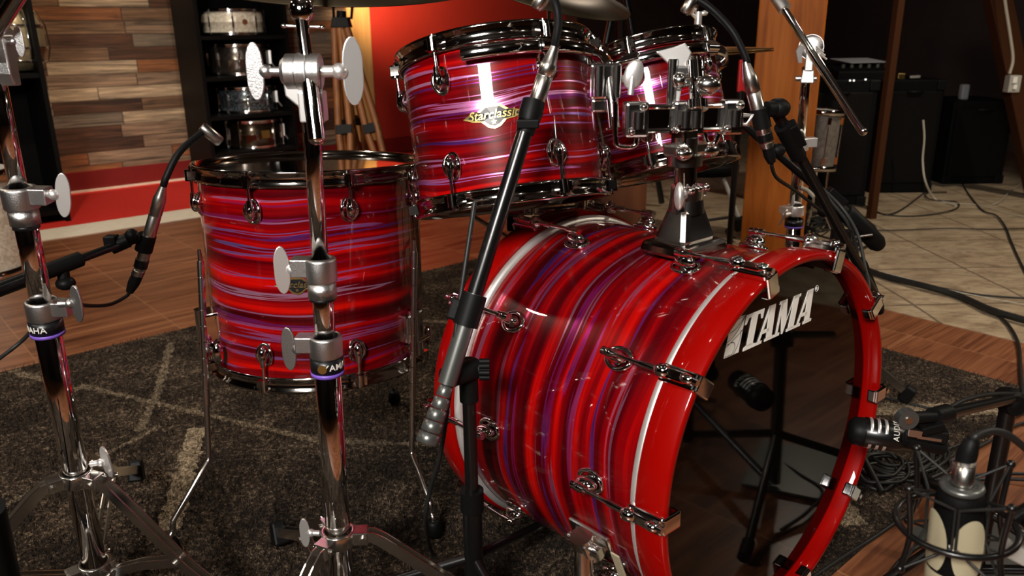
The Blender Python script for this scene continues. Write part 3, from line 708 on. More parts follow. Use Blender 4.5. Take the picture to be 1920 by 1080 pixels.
# head casting and the two L-arms
hd = MB(); hc = top + V((0, 0, .012)); h2 = basis(hc, (0, 0, 1), EA)
hd.cyl(hc-V((0, 0, .01)), hc+V((0, 0, .006)), .026, seg=28); hd.cyl(hc, hc+V((0, 0, .03)), .018)
hd.box(h2 @ Tr(0, -.0, .014), .07, .03, .018); hd.ell(h2 @ Tr(.045, -.01, .008), .02, .012, .012); hd.ell(h2 @ Tr(-.03, -.02, .012), .015, .012, .01)
hd.build('head_casting', 'soft_chrome', hold, world=True, bevel=.004)
def rail(z, lab):
    A_, B_ = at(1170, z, 1.20), at(1370, z, 1.20); return A_, B_
fr = MB()     # horizontal yoke: a black-chrome rounded bar with cast ends
yl, yr = at(1175, 220, 1.17), at(1385, 222, 1.19)
yd = (yr-yl).normalized(); ym = basis((yl+yr)/2, (0, 0, 1), yd)
wy = (yr-yl).length
for zz in (.017, -.017): fr.box(ym @ Tr(0, 0, zz), wy, .018, .007)
fr.box(ym @ Tr(0, .004, 0), wy*.96, .012, .034)
fr.build('yoke_bar', 'chrome', hold, world=True, bevel=.003)
for q, w in ((-wy/2+.012, .034), (-wy*.02, .03), (.07*wy, .03), (wy/2-.014, .03)):
    ce = MB(); ce.box(ym @ Tr(q, -.004, 0), w, .026, .05); ce.cyl(ym @ V((q, -.02, -.012)), ym @ V((q, -.02, .012)), .009); ce.ell(ym @ Tr(q+.008, -.018, .018), .006, .006, .006); ce.ell(ym @ Tr(q-.009, -.018, -.016), .006, .006, .006); ce.build('yoke_casting', 'soft_chrome', hold, world=True, bevel=.004)
def U(u0, u1, v0, v1, Y):
    ubolt = MB(); ubolt.tube(curve([at(u0, v0, Y), at(u0, v1-14, Y), at(u0+6, v1-2, Y), at((u0+u1)/2, v1, Y), at(u1-6, v1-2, Y), at(u1, v1-14, Y), at(u1, v0+20, Y)], 5), .0042, 10); ubolt.build('u_bolt', 'chrome', hold, world=True)
U(1154, 1194, 190, 276, 1.165); U(1322, 1345, 220, 271, 1.19)
st = MB(); st.cyl(hc, at(1283, 232, 1.165), .013, seg=24); st.box(basis(at(1283, 262, 1.165), (0, 0, 1), EA), .03, .026, .03); st.build('upper_stem', 'chrome', hold, world=True, bevel=.002)
vr = MB(); vr.cyl(at(1307, 205, 1.16), at(1300, 110, 1.2), .0095, seg=24); vr.cyl(at(1307, 206, 1.155), at(1306, 190, 1.16), .0155, seg=24); vr.cyl(at(1303, 150, 1.18), at(1301, 118, 1.19), .0145, seg=24); vr.build('right_arm', 'chrome', hold, world=True)
vr2 = MB(); vr2.cyl(at(1152, 240, 1.17), at(1140, 120, 1.2), .0085, seg=24); vr2.cyl(at(1140, 170, 1.2), at(1138, 128, 1.2), .014, seg=24); vr2.tube(curve([at(1140, 122, 1.2), at(1132, 108, 1.22), at(1118, 104, 1.24)], 4), .0085, 14); vr2.build('left_arm', 'chrome', hold, world=True)
cl = MB(); c1 = basis(at(1133, 152, 1.20), (0, 0, 1), (1, .1, 0)); cl.box(c1, .046, .03, .05); cl.cyl(c1 @ V((-.012, -.018, -.02)), c1 @ V((-.012, -.018, .022)), .008); cl.cyl(c1 @ V((.014, -.018, -.022)), c1 @ V((.014, -.018, .022)), .007); cl.box(c1 @ Tr(0, 0, -.034), .04, .024, .02)
cl.build('left_clamp', 'soft_chrome', hold, world=True, bevel=.004)
cr_ = MB(); c2 = basis(at(1300, 150, 1.19), (0, 0, 1), (1, -.2, 0)); cr_.box(c2 @ Tr(-.01, 0, .006), .05, .03, .03); cr_.ell(c2 @ Tr(.02, -.02, -.006), .018, .012, .014); cr_.ell(c2 @ Tr(-.02, -.016, .0), .012, .012, .012); cr_.cyl(c2 @ V((-.03, -.014, .03)), c2 @ V((-.03, -.014, -.05)), .007); cr_.build('right_clamp', 'soft_chrome', hold, world=True, bevel=.004)
pl = MB()  # bright star-shaped mount plate on the right clamp
pm_ = basis(at(1266, 140, 1.19), (0, -1, .1), (1, 0, 0)); pl.prism([(-.03, .032), (-.004, .038), (.012, .044), (.022, .03), (.014, .012), (.004, -.055), (-.004, -.055), (-.006, .01)], pm_, .006)
pl.build('mount_plate', 'polished', hold, world=True, bevel=.002)
wb = MB(); w0 = at(1178, 145, 1.19); wb.cyl(at(1160, 152, 1.2), w0, .006); wb.ell(basis(at(1188, 140, 1.185), (.3, 0, 1)), .014, .005, .022); wb.cyl(at(1186, 140, 1.185), at(1182, 178, 1.18), .0045); wb.build('wing_bolt', 'polished', hold, world=True)
wr = MB(); wr.cyl(at(1378, 222, 1.19), at(1390, 222, 1.19), .007)
wr.tube([at(1388, 216, 1.19), at(1410, 217, 1.18), at(1402, 234, 1.18), at(1390, 233, 1.19), at(1388, 216, 1.19)], .0036, 10); wr.build('drum_key_bolt', 'polished', hold, world=True)

# ================================================================== STANDS
def wing_nut(parent, p, out, tall, s=1.0, mt='satin', name='wing_nut', twist=0.0):
    """stem leaving at p along out, with a two-lobed wing"""
    out = V(out).normalized(); t = V(tall).normalized(); m = basis(p, out, t)      # x = tall, z = out
    b = MB(); b.cyl(p, m @ V((0, 0, .014*s)), .0055*s); b.ell(m @ Tr(0, 0, .018*s), .008*s, .008*s, .008*s)
    ol = []
    for k in range(32):
        a = 2*pi*k/32; r = 1 - .10*max(0, cos(2*a+pi))**3
        ol.append((.032*s*cos(a)*r, .0108*s*sin(a)*r))
    mm = m @ Tr(0, 0, .020*s) @ Rz(0) @ Rx(radians(90)+twist) @ Tr(0, .0105*s, -.0022*s)
    b.prism(ol, mm, .0044*s)
    return b.build(name, mt, parent, world=True, bevel=.0009)
def cast_collar(parent, f, z0, z1, r_in, r_out, side, mt='satin'):
    """height clamp: cast sleeve with a split boss towards side (angle in the stand frame)"""
    b = MB(); e = .002
    b.lathe([(r_in, z0), (r_out-e, z0), (r_out, z0+e), (r_out, z1-e), (r_out-e, z1), (r_in, z1)], f, 36, closed=True)
    m = f @ Rz(side) @ Tr(r_out+.004, 0, (z0+z1)/2+.004); b.box(m, .026, .024, (z1-z0)*.72)
    return b.build('height_clamp', mt, parent, world=True, bevel=.002)
def ring(parent, f, z0, z1, r, mt, name): 
    b = MB(); b.lathe([(r-.004, z0), (r, z0), (r, z1), (r-.004, z1)], f, 40, closed=True); return b.build(name, mt, parent, world=True)
def bent_text(parent, f, z, r, body, size, a0, mt='white', name='lettering'):
    vs, fs = text_verts(body, size, 0, .0002, 1.05); b = MB()
    b.add([f @ V(((r+.0004+v.z)*cos(a0+v.x/r), (r+.0004+v.z)*sin(a0+v.x/r), z+v.y)) for v in vs], fs, False); return b.build(name, mt, parent, world=True)
def tripod(parent, f, zu, zl, angs, L, zfoot=.012, w=.017, rt=.019):
    """double-braced legs of folded strap; f: stand frame with z=0 on the floor"""
    for nm, z in (('upper_leg_hub', zu), ('lower_leg_hub', zl)):
        b = MB(); b.lathe([(rt, z-.011), (rt+.006, z-.011), (rt+.006, z+.011), (rt, z+.011)], f, 36, closed=True)
        for a in angs: b.box(f @ Rz(a) @ Tr(rt+.013, 0, z), .022, .024, .020); b.cyl(f @ Rz(a) @ V((rt+.017, -.016, z)), f @ Rz(a) @ V((rt+.017, .016, z)), .0045, seg=12)
        b.build(nm, 'bright_steel', parent, world=True, bevel=.0015)
    for a in angs:
        R_ = f @ Rz(a); nrm = (R_.to_3x3() @ V((0, 1, 0))); l = MB()
        for s_ in (-1, 1):
            o = s_*.0065
            pts = [R_ @ V((x, o, z)) for x, z in [(rt+.012, zu), (rt+.030, zu-.001), (rt+.044, zu-.010), (L*.55, zu*.5+.006), (L, zfoot+.022)]]
            l.strap(pts, w, .0022, nrm)
        l.cyl(R_ @ V((L*.5, -.012, zu*.545)), R_ @ V((L*.5, .012, zu*.545)), .0045, seg=12)
        lo = l.build('leg', 'bright_steel', parent, world=True)
        b2 = MB()
        for s_ in (-1, 1):
            pts = [R_ @ V((x, s_*.006, z)) for x, z in ((rt+.014, zl), (L*.3, zl+(zu*.62-zl)*.45), (L*.5, zu*.545))]; b2.strap(pts, w*.85, .002, nrm)
        b2.build('brace', 'bright_steel', lo, world=True)
        q = MB(); m = R_ @ Tr(L+.002, 0, .030) @ Ry(radians(28)); q.box(m, .030, .030, .042, .8); q.build('rubber_foot', 'rubber', lo, world=True, bevel=.004)
def curve2(pts, n):
    return [(p.x, p.z) for p in curve([V((x, 0, z)) for x, z in pts], n)]
def stand_frame(base, topp):
    d = V(topp) - V(base); d.normalize(); o = V(base) - d*(base[2]/d.z); return basis(o, d, (1, 0, 0))
def zof(f, u, v):
    """height along the stand axis of the point seen there"""
    o = f.translation; d = (f.to_3x3() @ V((0, 0, 1))).normalized(); r = ray(u, v); c = V((0, 0, CAMH)); w = c-o
    a, b_, cc = d.dot(d), d.dot(r), r.dot(r); D, E_ = d.dot(w), r.dot(w); return (cc*D - b_*E_)/(a*cc-b_*b_)

# middle silver cymbal stand
f2 = stand_frame(at(637, 1040, 1.0), at(588, 300, 1.0)); s2 = thing('cymbal_stand', 'silver boom cymbal stand standing right in front of the floor tom', 'cymbal stand', Tr(*f2.translation), 'cymbal stands')
def pipe(parent, f, z0, z1, r, name, mt='chrome'):
    b = MB(); b.lathe([(r*.6, z0), (r, z0), (r, z1-.0015), (r-.0015, z1), (r*.6, z1)], f, 40); return b.build(name, mt, parent, world=True)
z = lambda v: zof(f2, 615, v)
zb, zc, zt = z(690), z(560), z(215)
pipe(s2, f2, .03, z(672), .0178, 'lower_tube'); pipe(s2, f2, z(672), z(520), .0138, 'middle_tube'); pipe(s2, f2, z(520), z(165), .0108, 'upper_tube')
tripod(s2, f2, z(1008), .06, [radians(124), radians(246), radians(6)], .30)
cast_collar(s2, f2, z(668), z(628), .0175, .0222, pi, 'satin'); ring(s2, f2, z(693), z(668), .0222, 'yamaha_black', 'name_band'); ring(s2, f2, z(700), z(693), .0225, 'purple', 'purple_ring')
bent_text(s2, f2, z(680), .0222, 'YAMAHA', .0125, radians(-22)); 
b = MB(); b.tube([f2 @ V((.0226*cos(a), .0226*sin(a), z(681)) ) + V((0, 0, 0)) for a in (radians(-88),)]*2, .001); 
em = MB(); em.cyl(f2 @ V((.022*cos(radians(-94)), .022*sin(radians(-94)), z(681))), f2 @ V((.0232*cos(radians(-94)), .0232*sin(radians(-94)), z(681))), .0062, seg=20); em.build('round_emblem', 'gold', s2, world=True)
cast_collar(s2, f2, z(528), z(482), .0138, .0205, pi, 'satin'); ring(s2, f2, z(556), z(528), .0188, 'satin', 'clamp_sleeve'); ring(s2, f2, z(561), z(556), .0175, 'yamaha_black', 'nylon_bushing')
wing_nut(s2, at(574, 503, 1.0), (-1, -.25, 0), (0, 0, 1), 1.0, 'polished'); wing_nut(s2, at(582, 655, 1.0), (-1, .1, 0), (0, 0, 1), .98, 'satin')
wing_nut(s2, at(600, 1000, 1.0), (-1, .1, 0), (0, 0, 1), .75, 'polished')
# boom tilter
tc = at(573, 134, .985); tx = (at(600, 134, .985)-tc).normalized()
b = MB()
for q0, q1, r in ((-.022, -.010, .0205), (-.009, .003, .0215), (.005, .018, .0205)): b.cyl(tc+tx*q0, tc+tx*q1, r, seg=36)
b.cyl(tc-tx*.028, tc-tx*.022, .014, .019); b.build('tilter_disc', 'satin', s2, world=True, bevel=.0012)
b = MB(); mm = basis(at(585, 190, .99), (0, 0, 1), tx)
b.prism([(-.030, .034), (-.028, .004), (-.014, -.008), (-.006, -.028), (.017, -.028), (.017, .03), (-.004, .034)], basis(at(581, 186, .985), (0, -1, 0), tx) , .006); b.box(mm @ Tr(.001, 0, -.006), .030, .026, .036); b.build('tilter_bracket', 'polished', s2, world=True, bevel=.002)
wing_nut(s2, tc-tx*.028, -tx, (0.05, 0, 1), 1.05, 'satin'); wing_nut(s2, tc+tx*.018, tx, (0, 0, 1), 1.25, 'polished', twist=.35)
b = MB(); p0, p1 = at(594, 262, .955), at(563, 20, 1.0); d = (p1-p0).normalized()
b.tube([p0-d*.006, p0-d*.004, p0, p0+d*.004], [.003, .007, .0095, .0098], 24); b.cyl(p0, p0.lerp(p1, .52), .0098, seg=28); b.cyl(p0.lerp(p1, .5), p1, .0078, seg=24); b.build('boom_rod', 'chrome', s2, world=True)
bt = MB(); q = at(565, 18, 1.0); bt.ell(basis(q, d), .015, .012, .017); bt.cyl(q-V((.022, 0, .018)), q+V((.022, 0, -.02)), .0022); bt.ell(basis(q+V((-.022, 0, -.018)), (0, 0, 1)), .004, .004, .003); bt.ell(basis(q+V((.023, 0, -.02)), (0, 0, 1)), .004, .004, .003)
bt.cyl(q, at(625, -62, 1.33), .006); bt.build('cymbal_tilter', 'chrome', s2, world=True)

# left silver cymbal stand
f1 = stand_frame(at(172, 1030, 1.1), at(30, 330, 1.06)); s1 = thing('cymbal_stand', 'silver boom cymbal stand at the far left edge of the drum kit', 'cymbal stand', Tr(*f1.translation), 'cymbal stands')
z1_ = lambda u, v: zof(f1, u, v)
pipe(s1, f1, .02, z1_(85, 612), .0178, 'lower_tube'); pipe(s1, f1, z1_(85, 612), z1_(42, 400), .0148, 'middle_tube'); pipe(s1, f1, z1_(42, 400), z1_(8, 150), .0112, 'upper_tube')
tripod(s1, f1, z1_(143, 893), .075, [radians(104), radians(222), radians(-18)], .34)
cast_collar(s1, f1, z1_(84, 598), z1_(80, 562), .0178, .0225, 0, 'satin'); ring(s1, f1, z1_(90, 620), z1_(84, 598), .0225, 'yamaha_black', 'name_band'); ring(s1, f1, z1_(91, 626), z1_(90, 620), .0228, 'purple', 'purple_ring')
bent_text(s1, f1, z1_(87, 609), .0225, 'YAMAHA', .0125, radians(-128))
cast_collar(s1, f1, z1_(40, 392), z1_(33, 350), .0145, .0225, 0, 'satin'); ring(s1, f1, z1_(45, 420), z1_(40, 392), .019, 'satin', 'clamp_sleeve'); ring(s1, f1, z1_(46, 428), z1_(45, 420), .017, 'yamaha_black', 'nylon_bushing')
wing_nut(s1, at(78, 362, 1.06), (1, -.1, -.12), (-.08, 0, 1), .95, 'polished', twist=.3); wing_nut(s1, at(110, 570, 1.06), (1, .1, .0), (-.06, 0, 1), .85, 'satin', twist=-.3)
wing_nut(s1, at(170, 870, 1.1), (1, .1, .1), (-.12, 0, 1), .9, 'polished', twist=-.5)
b = MB(); mt_ = basis(at(6, 84, 1.05), (1, 0, 0), (0, 0, 1)); b.cyl(mt_ @ V((0, 0, -.022)), mt_ @ V((0, 0, .006)), .024, seg=32); b.prism([(.012, -.012), (.012, .012), (-.035, .010), (-.05, .004), (-.05, -.01)], mt_ @ Tr(0, 0, -.012), .02); b.build('tilter_disc', 'satin', s1, world=True, bevel=.002)
wing_nut(s1, at(9, 78, 1.05), (1, 0, .0), (.0, 0, 1), .6, 'satin')
b = MB(); b.cyl(at(-40, 110, 1.05), at(42, -20, 1.02), .0095, seg=24); b.build('boom_rod', 'chrome', s1, world=True)

# right cymbal stand, behind the bass drum
f3 = stand_frame(at(1487, 440, 1.95), at(1512, 130, 1.95)); s3 = thing('cymbal_stand', 'chrome boom cymbal stand behind the bass drum in front of the timber pillar', 'cymbal stand', Tr(*f3.translation), 'cymbal stands')
z3 = lambda v: zof(f3, 1500, v)
pipe(s3, f3, .02, z3(415), .0175, 'lower_tube'); pipe(s3, f3, z3(415), z3(270), .0148, 'middle_tube'); pipe(s3, f3, z3(270), z3(125), .0108, 'upper_tube')
tripod(s3, f3, .25, .07, [radians(90), radians(210), radians(-30)], .30)
cast_collar(s3, f3, z3(405), z3(385), .0175, .022, radians(200), 'polished'); ring(s3, f3, z3(423), z3(411), .0225, 'yamaha_black', 'name_band'); ring(s3, f3, z3(426), z3(423), .0228, 'purple', 'purple_ring')
cast_collar(s3, f3, z3(282), z3(258), .0148, .020, 0, 'polished')
wing_nut(s3, at(1482, 401, 1.93), (-1, -.3, -.1), (1, 0, .5), .9, 'polished', twist=.8)
tc3 = at(1521, 88, 1.9)
b = MB(); dd = V((-.35, -1, .05)).normalized(); b.cyl(tc3-dd*.014, tc3+dd*.004, .0275, seg=40); b.ell(basis(tc3+dd*.004, dd), .0265, .0265, .007); b.cyl(tc3-dd*.032, tc3-dd*.016, .0265, seg=40); b.build('tilter_disc', 'satin', s3, world=True)
b = MB(); m3 = basis(at(1518, 105, 1.9), (0, 0, 1), (1, -.3, 0)); b.box(m3 @ Tr(0, -.008, -.01), .018, .016, .045); b.box(m3 @ Tr(0, 0, -.045), .03, .026, .03, .8); b.cyl(m3 @ V((-.026, 0, -.05)), m3 @ V((.02, 0, -.05)), .006); b.build('tilter_bracket', 'satin', s3, world=True, bevel=.002)
b = MB(); b.prism([(.0, -.004), (.012, -.01), (.02, .004), (.012, .03), (.004, .03), (.006, .008)][::-1], basis(at(1508, 92, 1.9), (0, -1, 0), (-1, 0, 0)), .006)
b.cyl(at(1510, 90, 1.9), at(1538, 104, 1.87), .005)
for k in range(3): q = at(1530+k*3, 87+k*7, 1.87); b.cyl(q, q+V((.018, 0, -.012)), .0022, seg=10)
b.build('wing_nut', 'polished', s3, world=True)
b = MB(); b.cyl(at(1618, 246, 1.76), at(1521, 96, 1.88), .0098, seg=28); b.ell(basis(at(1618, 246, 1.76), (0, 0, 1)), .0098, .0098, .0098); b.cyl(at(1521, 96, 1.88), at(1462, 4, 1.96), .0082, seg=24); b.build('boom_rod', 'chrome', s3, world=True)
b = MB(); b.cyl(at(1472, 18, 1.95), at(1452, -12, 1.98), .015, seg=28); b.cyl(at(1452, -12, 1.98), at(1400, -60, 2.0), .008, seg=20); b.build('cymbal_tilter', 'satin', s3, world=True)

# cymbals
def cymbal(name, label, c, n, R, bow=.022, cat='cymbal'):
    t = thing(name, label, cat, basis(c, n)); b = MB()
    pr = [(.0001, .022), (R*.10, .019), (R*.17, .010), (R*.22, .0045), (R*.6, -.006), (R, -bow)]
    b.lathe(pr + [(r, z_-.0018) for r, z_ in pr[::-1]], seg=96, smooth=True); b.build('bronze_plate', 'old_bronze', t); return t
cymbal('crash_cymbal', 'bronze cymbal seen from below above the silver middle stand', at(645, -70, 1.36), (.05, -.22, 1), .228)
cymbal('ride_cymbal', 'dark bronze cymbal tilted behind the larger rack tom', at(1030, -36, 1.95), (.26, -.25, 1), .20)

# hi-hat
hx_ = at(1309, 97, 2.05); t = thing('hi_hat', 'pair of thin bronze hi-hat cymbals on a chrome rod beyond the smaller rack tom', 'hi-hat', Tr(hx_.x, hx_.y, 0))
for sgn, nm in ((1, 'top_cymbal'), (-1, 'bottom_cymbal')):
    b = MB(); R = .178; pr = [(.006, .026), (R*.12, .022), (R*.24, .009), (R, .0015)]
    b.lathe([(r, sgn*z_) for r, z_ in pr] + [(r, sgn*(z_+.0015)) for r, z_ in pr[::-1]], Tr(hx_.x, hx_.y, hx_.z+.0) @ Ry(-.03), 80); b.build(nm, 'brass', t, world=True)
b = MB(); b.cyl(V((hx_.x, hx_.y, .03)), at(1309, -30, 2.05), .0035); b.build('pull_rod', 'chrome', t, world=True)
b = MB(); b.cyl(V((hx_.x, hx_.y, .03)), V((hx_.x, hx_.y, hx_.z-.05)), .012); b.build('tube', 'chrome', t, world=True)
b = MB(); c_ = at(1309, 38, 2.05); b.cyl(c_-V((0, 0, .012)), c_+V((0, 0, .02)), .009); b.cyl(c_-V((0, 0, .022)), c_-V((0, 0, .010)), .015, .011); b.cyl(c_, c_+V((-.028, -.01, .024)), .004); b.ell(basis(c_+V((-.02, -.008, .02)), (1, 0, .6)), .006, .009, .014); b.ell(basis(c_+V((.014, 0, .016)), (1, 0, 0)), .004, .006, .009); b.build('clutch', 'polished', t, world=True)
for a in (30, 150, 270):
    l = MB(); p = V((hx_.x, hx_.y, .28)); q = p + V((.26*cos(radians(a)), .26*sin(radians(a)), -.26)); l.strap([p, p.lerp(q, .5)+V((0, 0, .02)), q], .016, .004, V((-sin(radians(a)), cos(radians(a)), 0))); lo = l.build('leg', 'steel', t, world=True)
    r = MB(); r.ell(Tr(q.x, q.y, .028), .014, .014, .016); r.build('rubber_foot', 'rubber', lo, world=True)

# ================================================================== SNARE, THRONE, PEDAL
SN = basis(V((0.01, 1.93, .50)), V((.02, .05, 1)), (1, 0, 0))
sn = drum('snare_drum', 'black shelled snare drum with chrome hoops hidden below the larger rack tom', SN, .178, .14, 'black_nickel', 8, .2, hoop_mat='dark_chrome', lugz=.05, top='head_white', bottom='film')
ss = thing('snare_stand', 'low chrome snare stand with basket arms under the snare drum', 'snare stand', Tr(.01, 1.93, 0))
b = MB(); b.cyl((.01, 1.93, .05), (.01, 1.93, .42), .013); b.build('tube', 'chrome', ss, world=True)
for k in range(3):
    a = 2*pi*k/3+.5; d_ = V((cos(a), sin(a), 0)); o_ = V((.01, 1.93, 0))
    l = MB(); l.tube(curve([o_+V((0, 0, .40)), o_+d_*.10+V((0, 0, .44)), o_+d_*.185+V((0, 0, .478)), o_+d_*.2+V((0, 0, .50))], 5), .006, 10); lo = l.build('basket_arm', 'chrome', ss, world=True)
    r = MB(); r.box(basis(o_+d_*.203+V((0, 0, .495)), (0, 0, 1), d_), .018, .03, .035); r.build('rubber_grip', 'rubber', lo, world=True, bevel=.004)
    l = MB(); q = o_+d_*.24+V((0, 0, .02)); l.strap([o_+V((0, 0, .2)), q], .016, .004, V((-d_.y, d_.x, 0))); lo = l.build('leg', 'steel', ss, world=True)
    r = MB(); r.ell(Tr(q.x, q.y, .026), .013, .013, .015); r.build('rubber_foot', 'rubber', lo, world=True)
th_c = V((.10, 2.62, 0)); th = thing('drum_throne', 'round black drummer seat behind the snare drum', 'drum throne', Tr(*th_c))
b = MB(); b.lathe([(.001, .47), (.15, .47), (.172, .46), (.178, .44), (.178, .40), (.165, .385), (.001, .385)], Tr(*th_c), 56); b.build('seat', 'felt_black', th, world=True)
b = MB(); b.cyl(th_c+V((0, 0, .05)), th_c+V((0, 0, .39)), .0155); b.build('tube', 'chrome', th, world=True)
for k in range(3):
    a = 2*pi*k/3+1.1; d_ = V((cos(a), sin(a), 0)); l = MB(); q = th_c+d_*.25+V((0, 0, .02)); l.strap([th_c+V((0, 0, .22)), th_c+d_*.13+V((0, 0, .15)), q], .02, .005, V((-d_.y, d_.x, 0))); lo = l.build('leg', 'steel', th, world=True)
    r = MB(); r.ell(Tr(q.x, q.y, .03), .017, .017, .018); r.build('rubber_foot', 'rubber', lo, world=True)
# bass pedal at the rear hoop
RC = BC - bn*BL; pdir = -V((bn.x, bn.y, 0)).normalized(); pd_o = V((RC.x, RC.y, 0)) + pdir*.03
pd = thing('bass_pedal', 'chrome and black bass drum pedal clamped at the rear red hoop', 'bass pedal', Tr(*pd_o))
b = MB(); 
for s_ in (-1, 1): b.strap([pd_o+EA*(.055*s_)+V((0, 0, .03)), pd_o+EA*(.05*s_)+V((0, 0, .27))], .02, .012, EA)
b.build('frame_post', 'chrome', pd, world=True); b = MB(); b.cyl(pd_o+EA*.08+V((0, 0, .27)), pd_o-EA*.08+V((0, 0, .27)), .009); b.build('axle', 'chrome', pd, world=True)
b = MB(); b.box(basis(pd_o+pdir*.16+V((0, 0, .035)), (0, 0, 1), pdir), .34, .10, .012); b.build('base_plate', 'black', pd, world=True, bevel=.003)
b = MB(); b.box(basis(pd_o+pdir*.15+V((0, 0, .095)), V((0, 0, 1))+pdir*.25, pdir), .28, .075, .012); b.build('footboard', 'steel', pd, world=True, bevel=.004)
b = MB(); b.cyl(pd_o+V((0, 0, .27)), pd_o+pdir*.09+V((0, 0, .42)), .004); b.build('beater_rod', 'chrome', pd, world=True); b = MB(); b.ell(basis(pd_o+pdir*.09+V((0, 0, .43)), (0, 0, 1)), .025, .025, .02); b.build('beater', 'head_white', pd, world=True)

# ================================================================== MICROPHONES
def clip_mic(label, xlr0, b0, b1, goose, cap0, cap1, r=.0115, band=None):
    """clip-on drum microphone: plug end, silver preamp body, taper, black gooseneck, small angled capsule"""
    t = thing('drum_microphone', label, 'microphone', Tr(*b0), 'drum microphones'); d = (b1-b0).normalized(); L = (b1-b0).length
    b = MB(); b.tube([b0, b0+d*.002, b0+d*L*.74, b0+d*L*.75, b0+d*(L*.76), b0+d*L*.97, b1, b1+d*.022], [r*.9, r, r, r*.93, r*1.02, r*1.02, r*.9, r*.5], 28); b.build('body', 'steel', t, world=True)
    b = MB(); b.tube([xlr0.lerp(b0, .45), b0.lerp(xlr0, .0)], [r*.86, r*.9], 24)
    for k in range(3): q = xlr0.lerp(b0, .55+.13*k); b.tube([q, q+d*.003], r*.98, 24)
    b.build('connector_collar', 'steel', t, world=True)
    b = MB(); b.tube([b0+d*L*.03, b0+d*L*.14], r*1.08, 24); b.build('black_band', 'black', t, world=True)
    b = MB(); b.tube(curve([b1+d*.016]+goose, 8), .0058, 14)
    b.build('gooseneck', 'rubber', t, world=True)
    dc = (cap1-cap0).normalized(); b = MB(); b.tube([cap0-dc*.004, cap0, cap1-dc*.003, cap1], [.007, .0098, .0098, .008], 24); b.build('capsule', 'steel', t, world=True)
    return t
def plug(parent_name_label, p, q): pass
m_l = clip_mic('silver gooseneck drum microphone aimed over the floor tom rim', at(252, 528, 1.33), at(262, 505, 1.33), at(301, 368, 1.33), [at(312, 332, 1.33), at(336, 286, 1.35), at(372, 254, 1.38), at(384, 247, 1.39)], at(381, 240, 1.39), at(414, 267, 1.40), r=.0105)
m_c = clip_mic('silver gooseneck drum microphone held in front of the larger rack tom', at(994, 236, 1.10), at(999, 212, 1.10), at(1030, 118, 1.10), [at(1043, 72, 1.11), at(1047, 36, 1.12), at(1040, 2, 1.13), at(1026, -14, 1.15)], at(1008, 12, 1.15), at(1022, -12, 1.15), r=.0112)
m_r = clip_mic('silver gooseneck drum microphone arched over the smaller rack tom', at(1440, 285, 1.34), at(1437, 268, 1.34), at(1404, 140, 1.34), [at(1398, 108, 1.34), at(1374, 60, 1.35), at(1340, 22, 1.37), at(1312, 2, 1.38), at(1296, 4, 1.38)], at(1298, -2, 1.38), at(1284, 25, 1.38), r=.0118)

def xlr_cable(label, p0, p1, pts, r=.0032):
    """cable with its moulded plug; p0 at the microphone, p1 the end of the plug"""
    t = thing('microphone_cable', label, 'cable', Tr(*p1), 'microphone cables')
    b = MB(); b.tube([p0, p0.lerp(p1, .6), p1], [.0095, .0098, .0065], 20); b.build('plug', 'rubber', t, world=True)
    b = MB(); b.tube(curve([p1]+pts, 8), r, 10); b.build('cord', 'cable', t, world=True); return t
xlr_cable('black cable drooping from the microphone beside the floor tom', at(262, 507, 1.33), at(243, 547, 1.33), [at(236, 556, 1.33), at(205, 571, 1.28), at(165, 573, 1.2), at(120, 566, 1.1), at(95, 580, 1.13), at(40, 640, 1.15), at(-40, 700, 1.1)])
xlr_cable('black cable falling from the microphone over the smaller rack tom', at(1438, 272, 1.34), at(1447, 305, 1.34), [at(1448, 315, 1.35), at(1458, 335, 1.4), at(1492, 358, 1.5), at(1530, 388, 1.62), at(1570, 420, 1.66), at(1600, 470, 1.66), at(1628, 520, 1.6), at(1645, 580, 1.55)])
# centre boom stand
bs = thing('boom_stand', 'black boom microphone stand with grey counterweight crossing before both red drums', 'microphone stand', Tr(at(885, 1080, 1.03).x, 1.03, 0), 'microphone stands')
px = at(884, 900, 1.03)
b = MB(); b.cyl((px.x, 1.03, .03), (px.x, 1.03, at(885, 925, 1.03).z), .0145, seg=28); b.build('lower_tube', 'black', bs, world=True)
b = MB(); zt_ = at(884, 690, 1.03).z; b.cyl((px.x, 1.03, .2), (px.x, 1.03, zt_), .0098, seg=24); b.build('upper_tube', 'black', bs, world=True)
b = MB(); zz = at(885, 925, 1.03).z; b.cyl((px.x, 1.03, zz-.028), (px.x, 1.03, zz+.006), .0175, seg=28); b.build('height_clutch', 'rubber', bs, world=True, bevel=.002)
for a in (60, 180, 300):
    l = MB(); c_ = V((px.x, 1.03, 0)); d_ = V((cos(radians(a)), sin(radians(a)), 0)); l.tube([c_+V((0, 0, .14)), c_+d_*.34+V((0, 0, .025))], .0075, 12); lo = l.build('leg', 'black', bs, world=True)
    r = MB(); r.tube([c_+d_*.33+V((0, 0, .03)), c_+d_*.365+V((0, 0, .022))], .0105, 12); r.build('rubber_foot', 'rubber', lo, world=True)
e0, e1 = at(838, 720, .985), at(992, 222, 1.09)
b = MB(); b.cyl(e0.lerp(e1, .30), e1, .0108, seg=28); b.build('boom_arm', 'black', bs, world=True)
b = MB(); b.cyl(e0, e0.lerp(e1, .34), .0128, seg=28); b.build('boom_sleeve', 'grey', bs, world=True)
b = MB(); q = e0.lerp(e1, .28); dq = (e1-e0).normalized(); b.cyl(q-dq*.022, q+dq*.022, .0175, seg=28); b.box(basis(q+V((-.018, .002, 0)), dq, (1, 0, 0)), .02, .014, .03); b.build('boom_joint', 'rubber', bs, world=True, bevel=.003)
b = MB(); w0, w1 = at(800, 832, .95), at(838, 722, .985); dw = (w1-w0); 
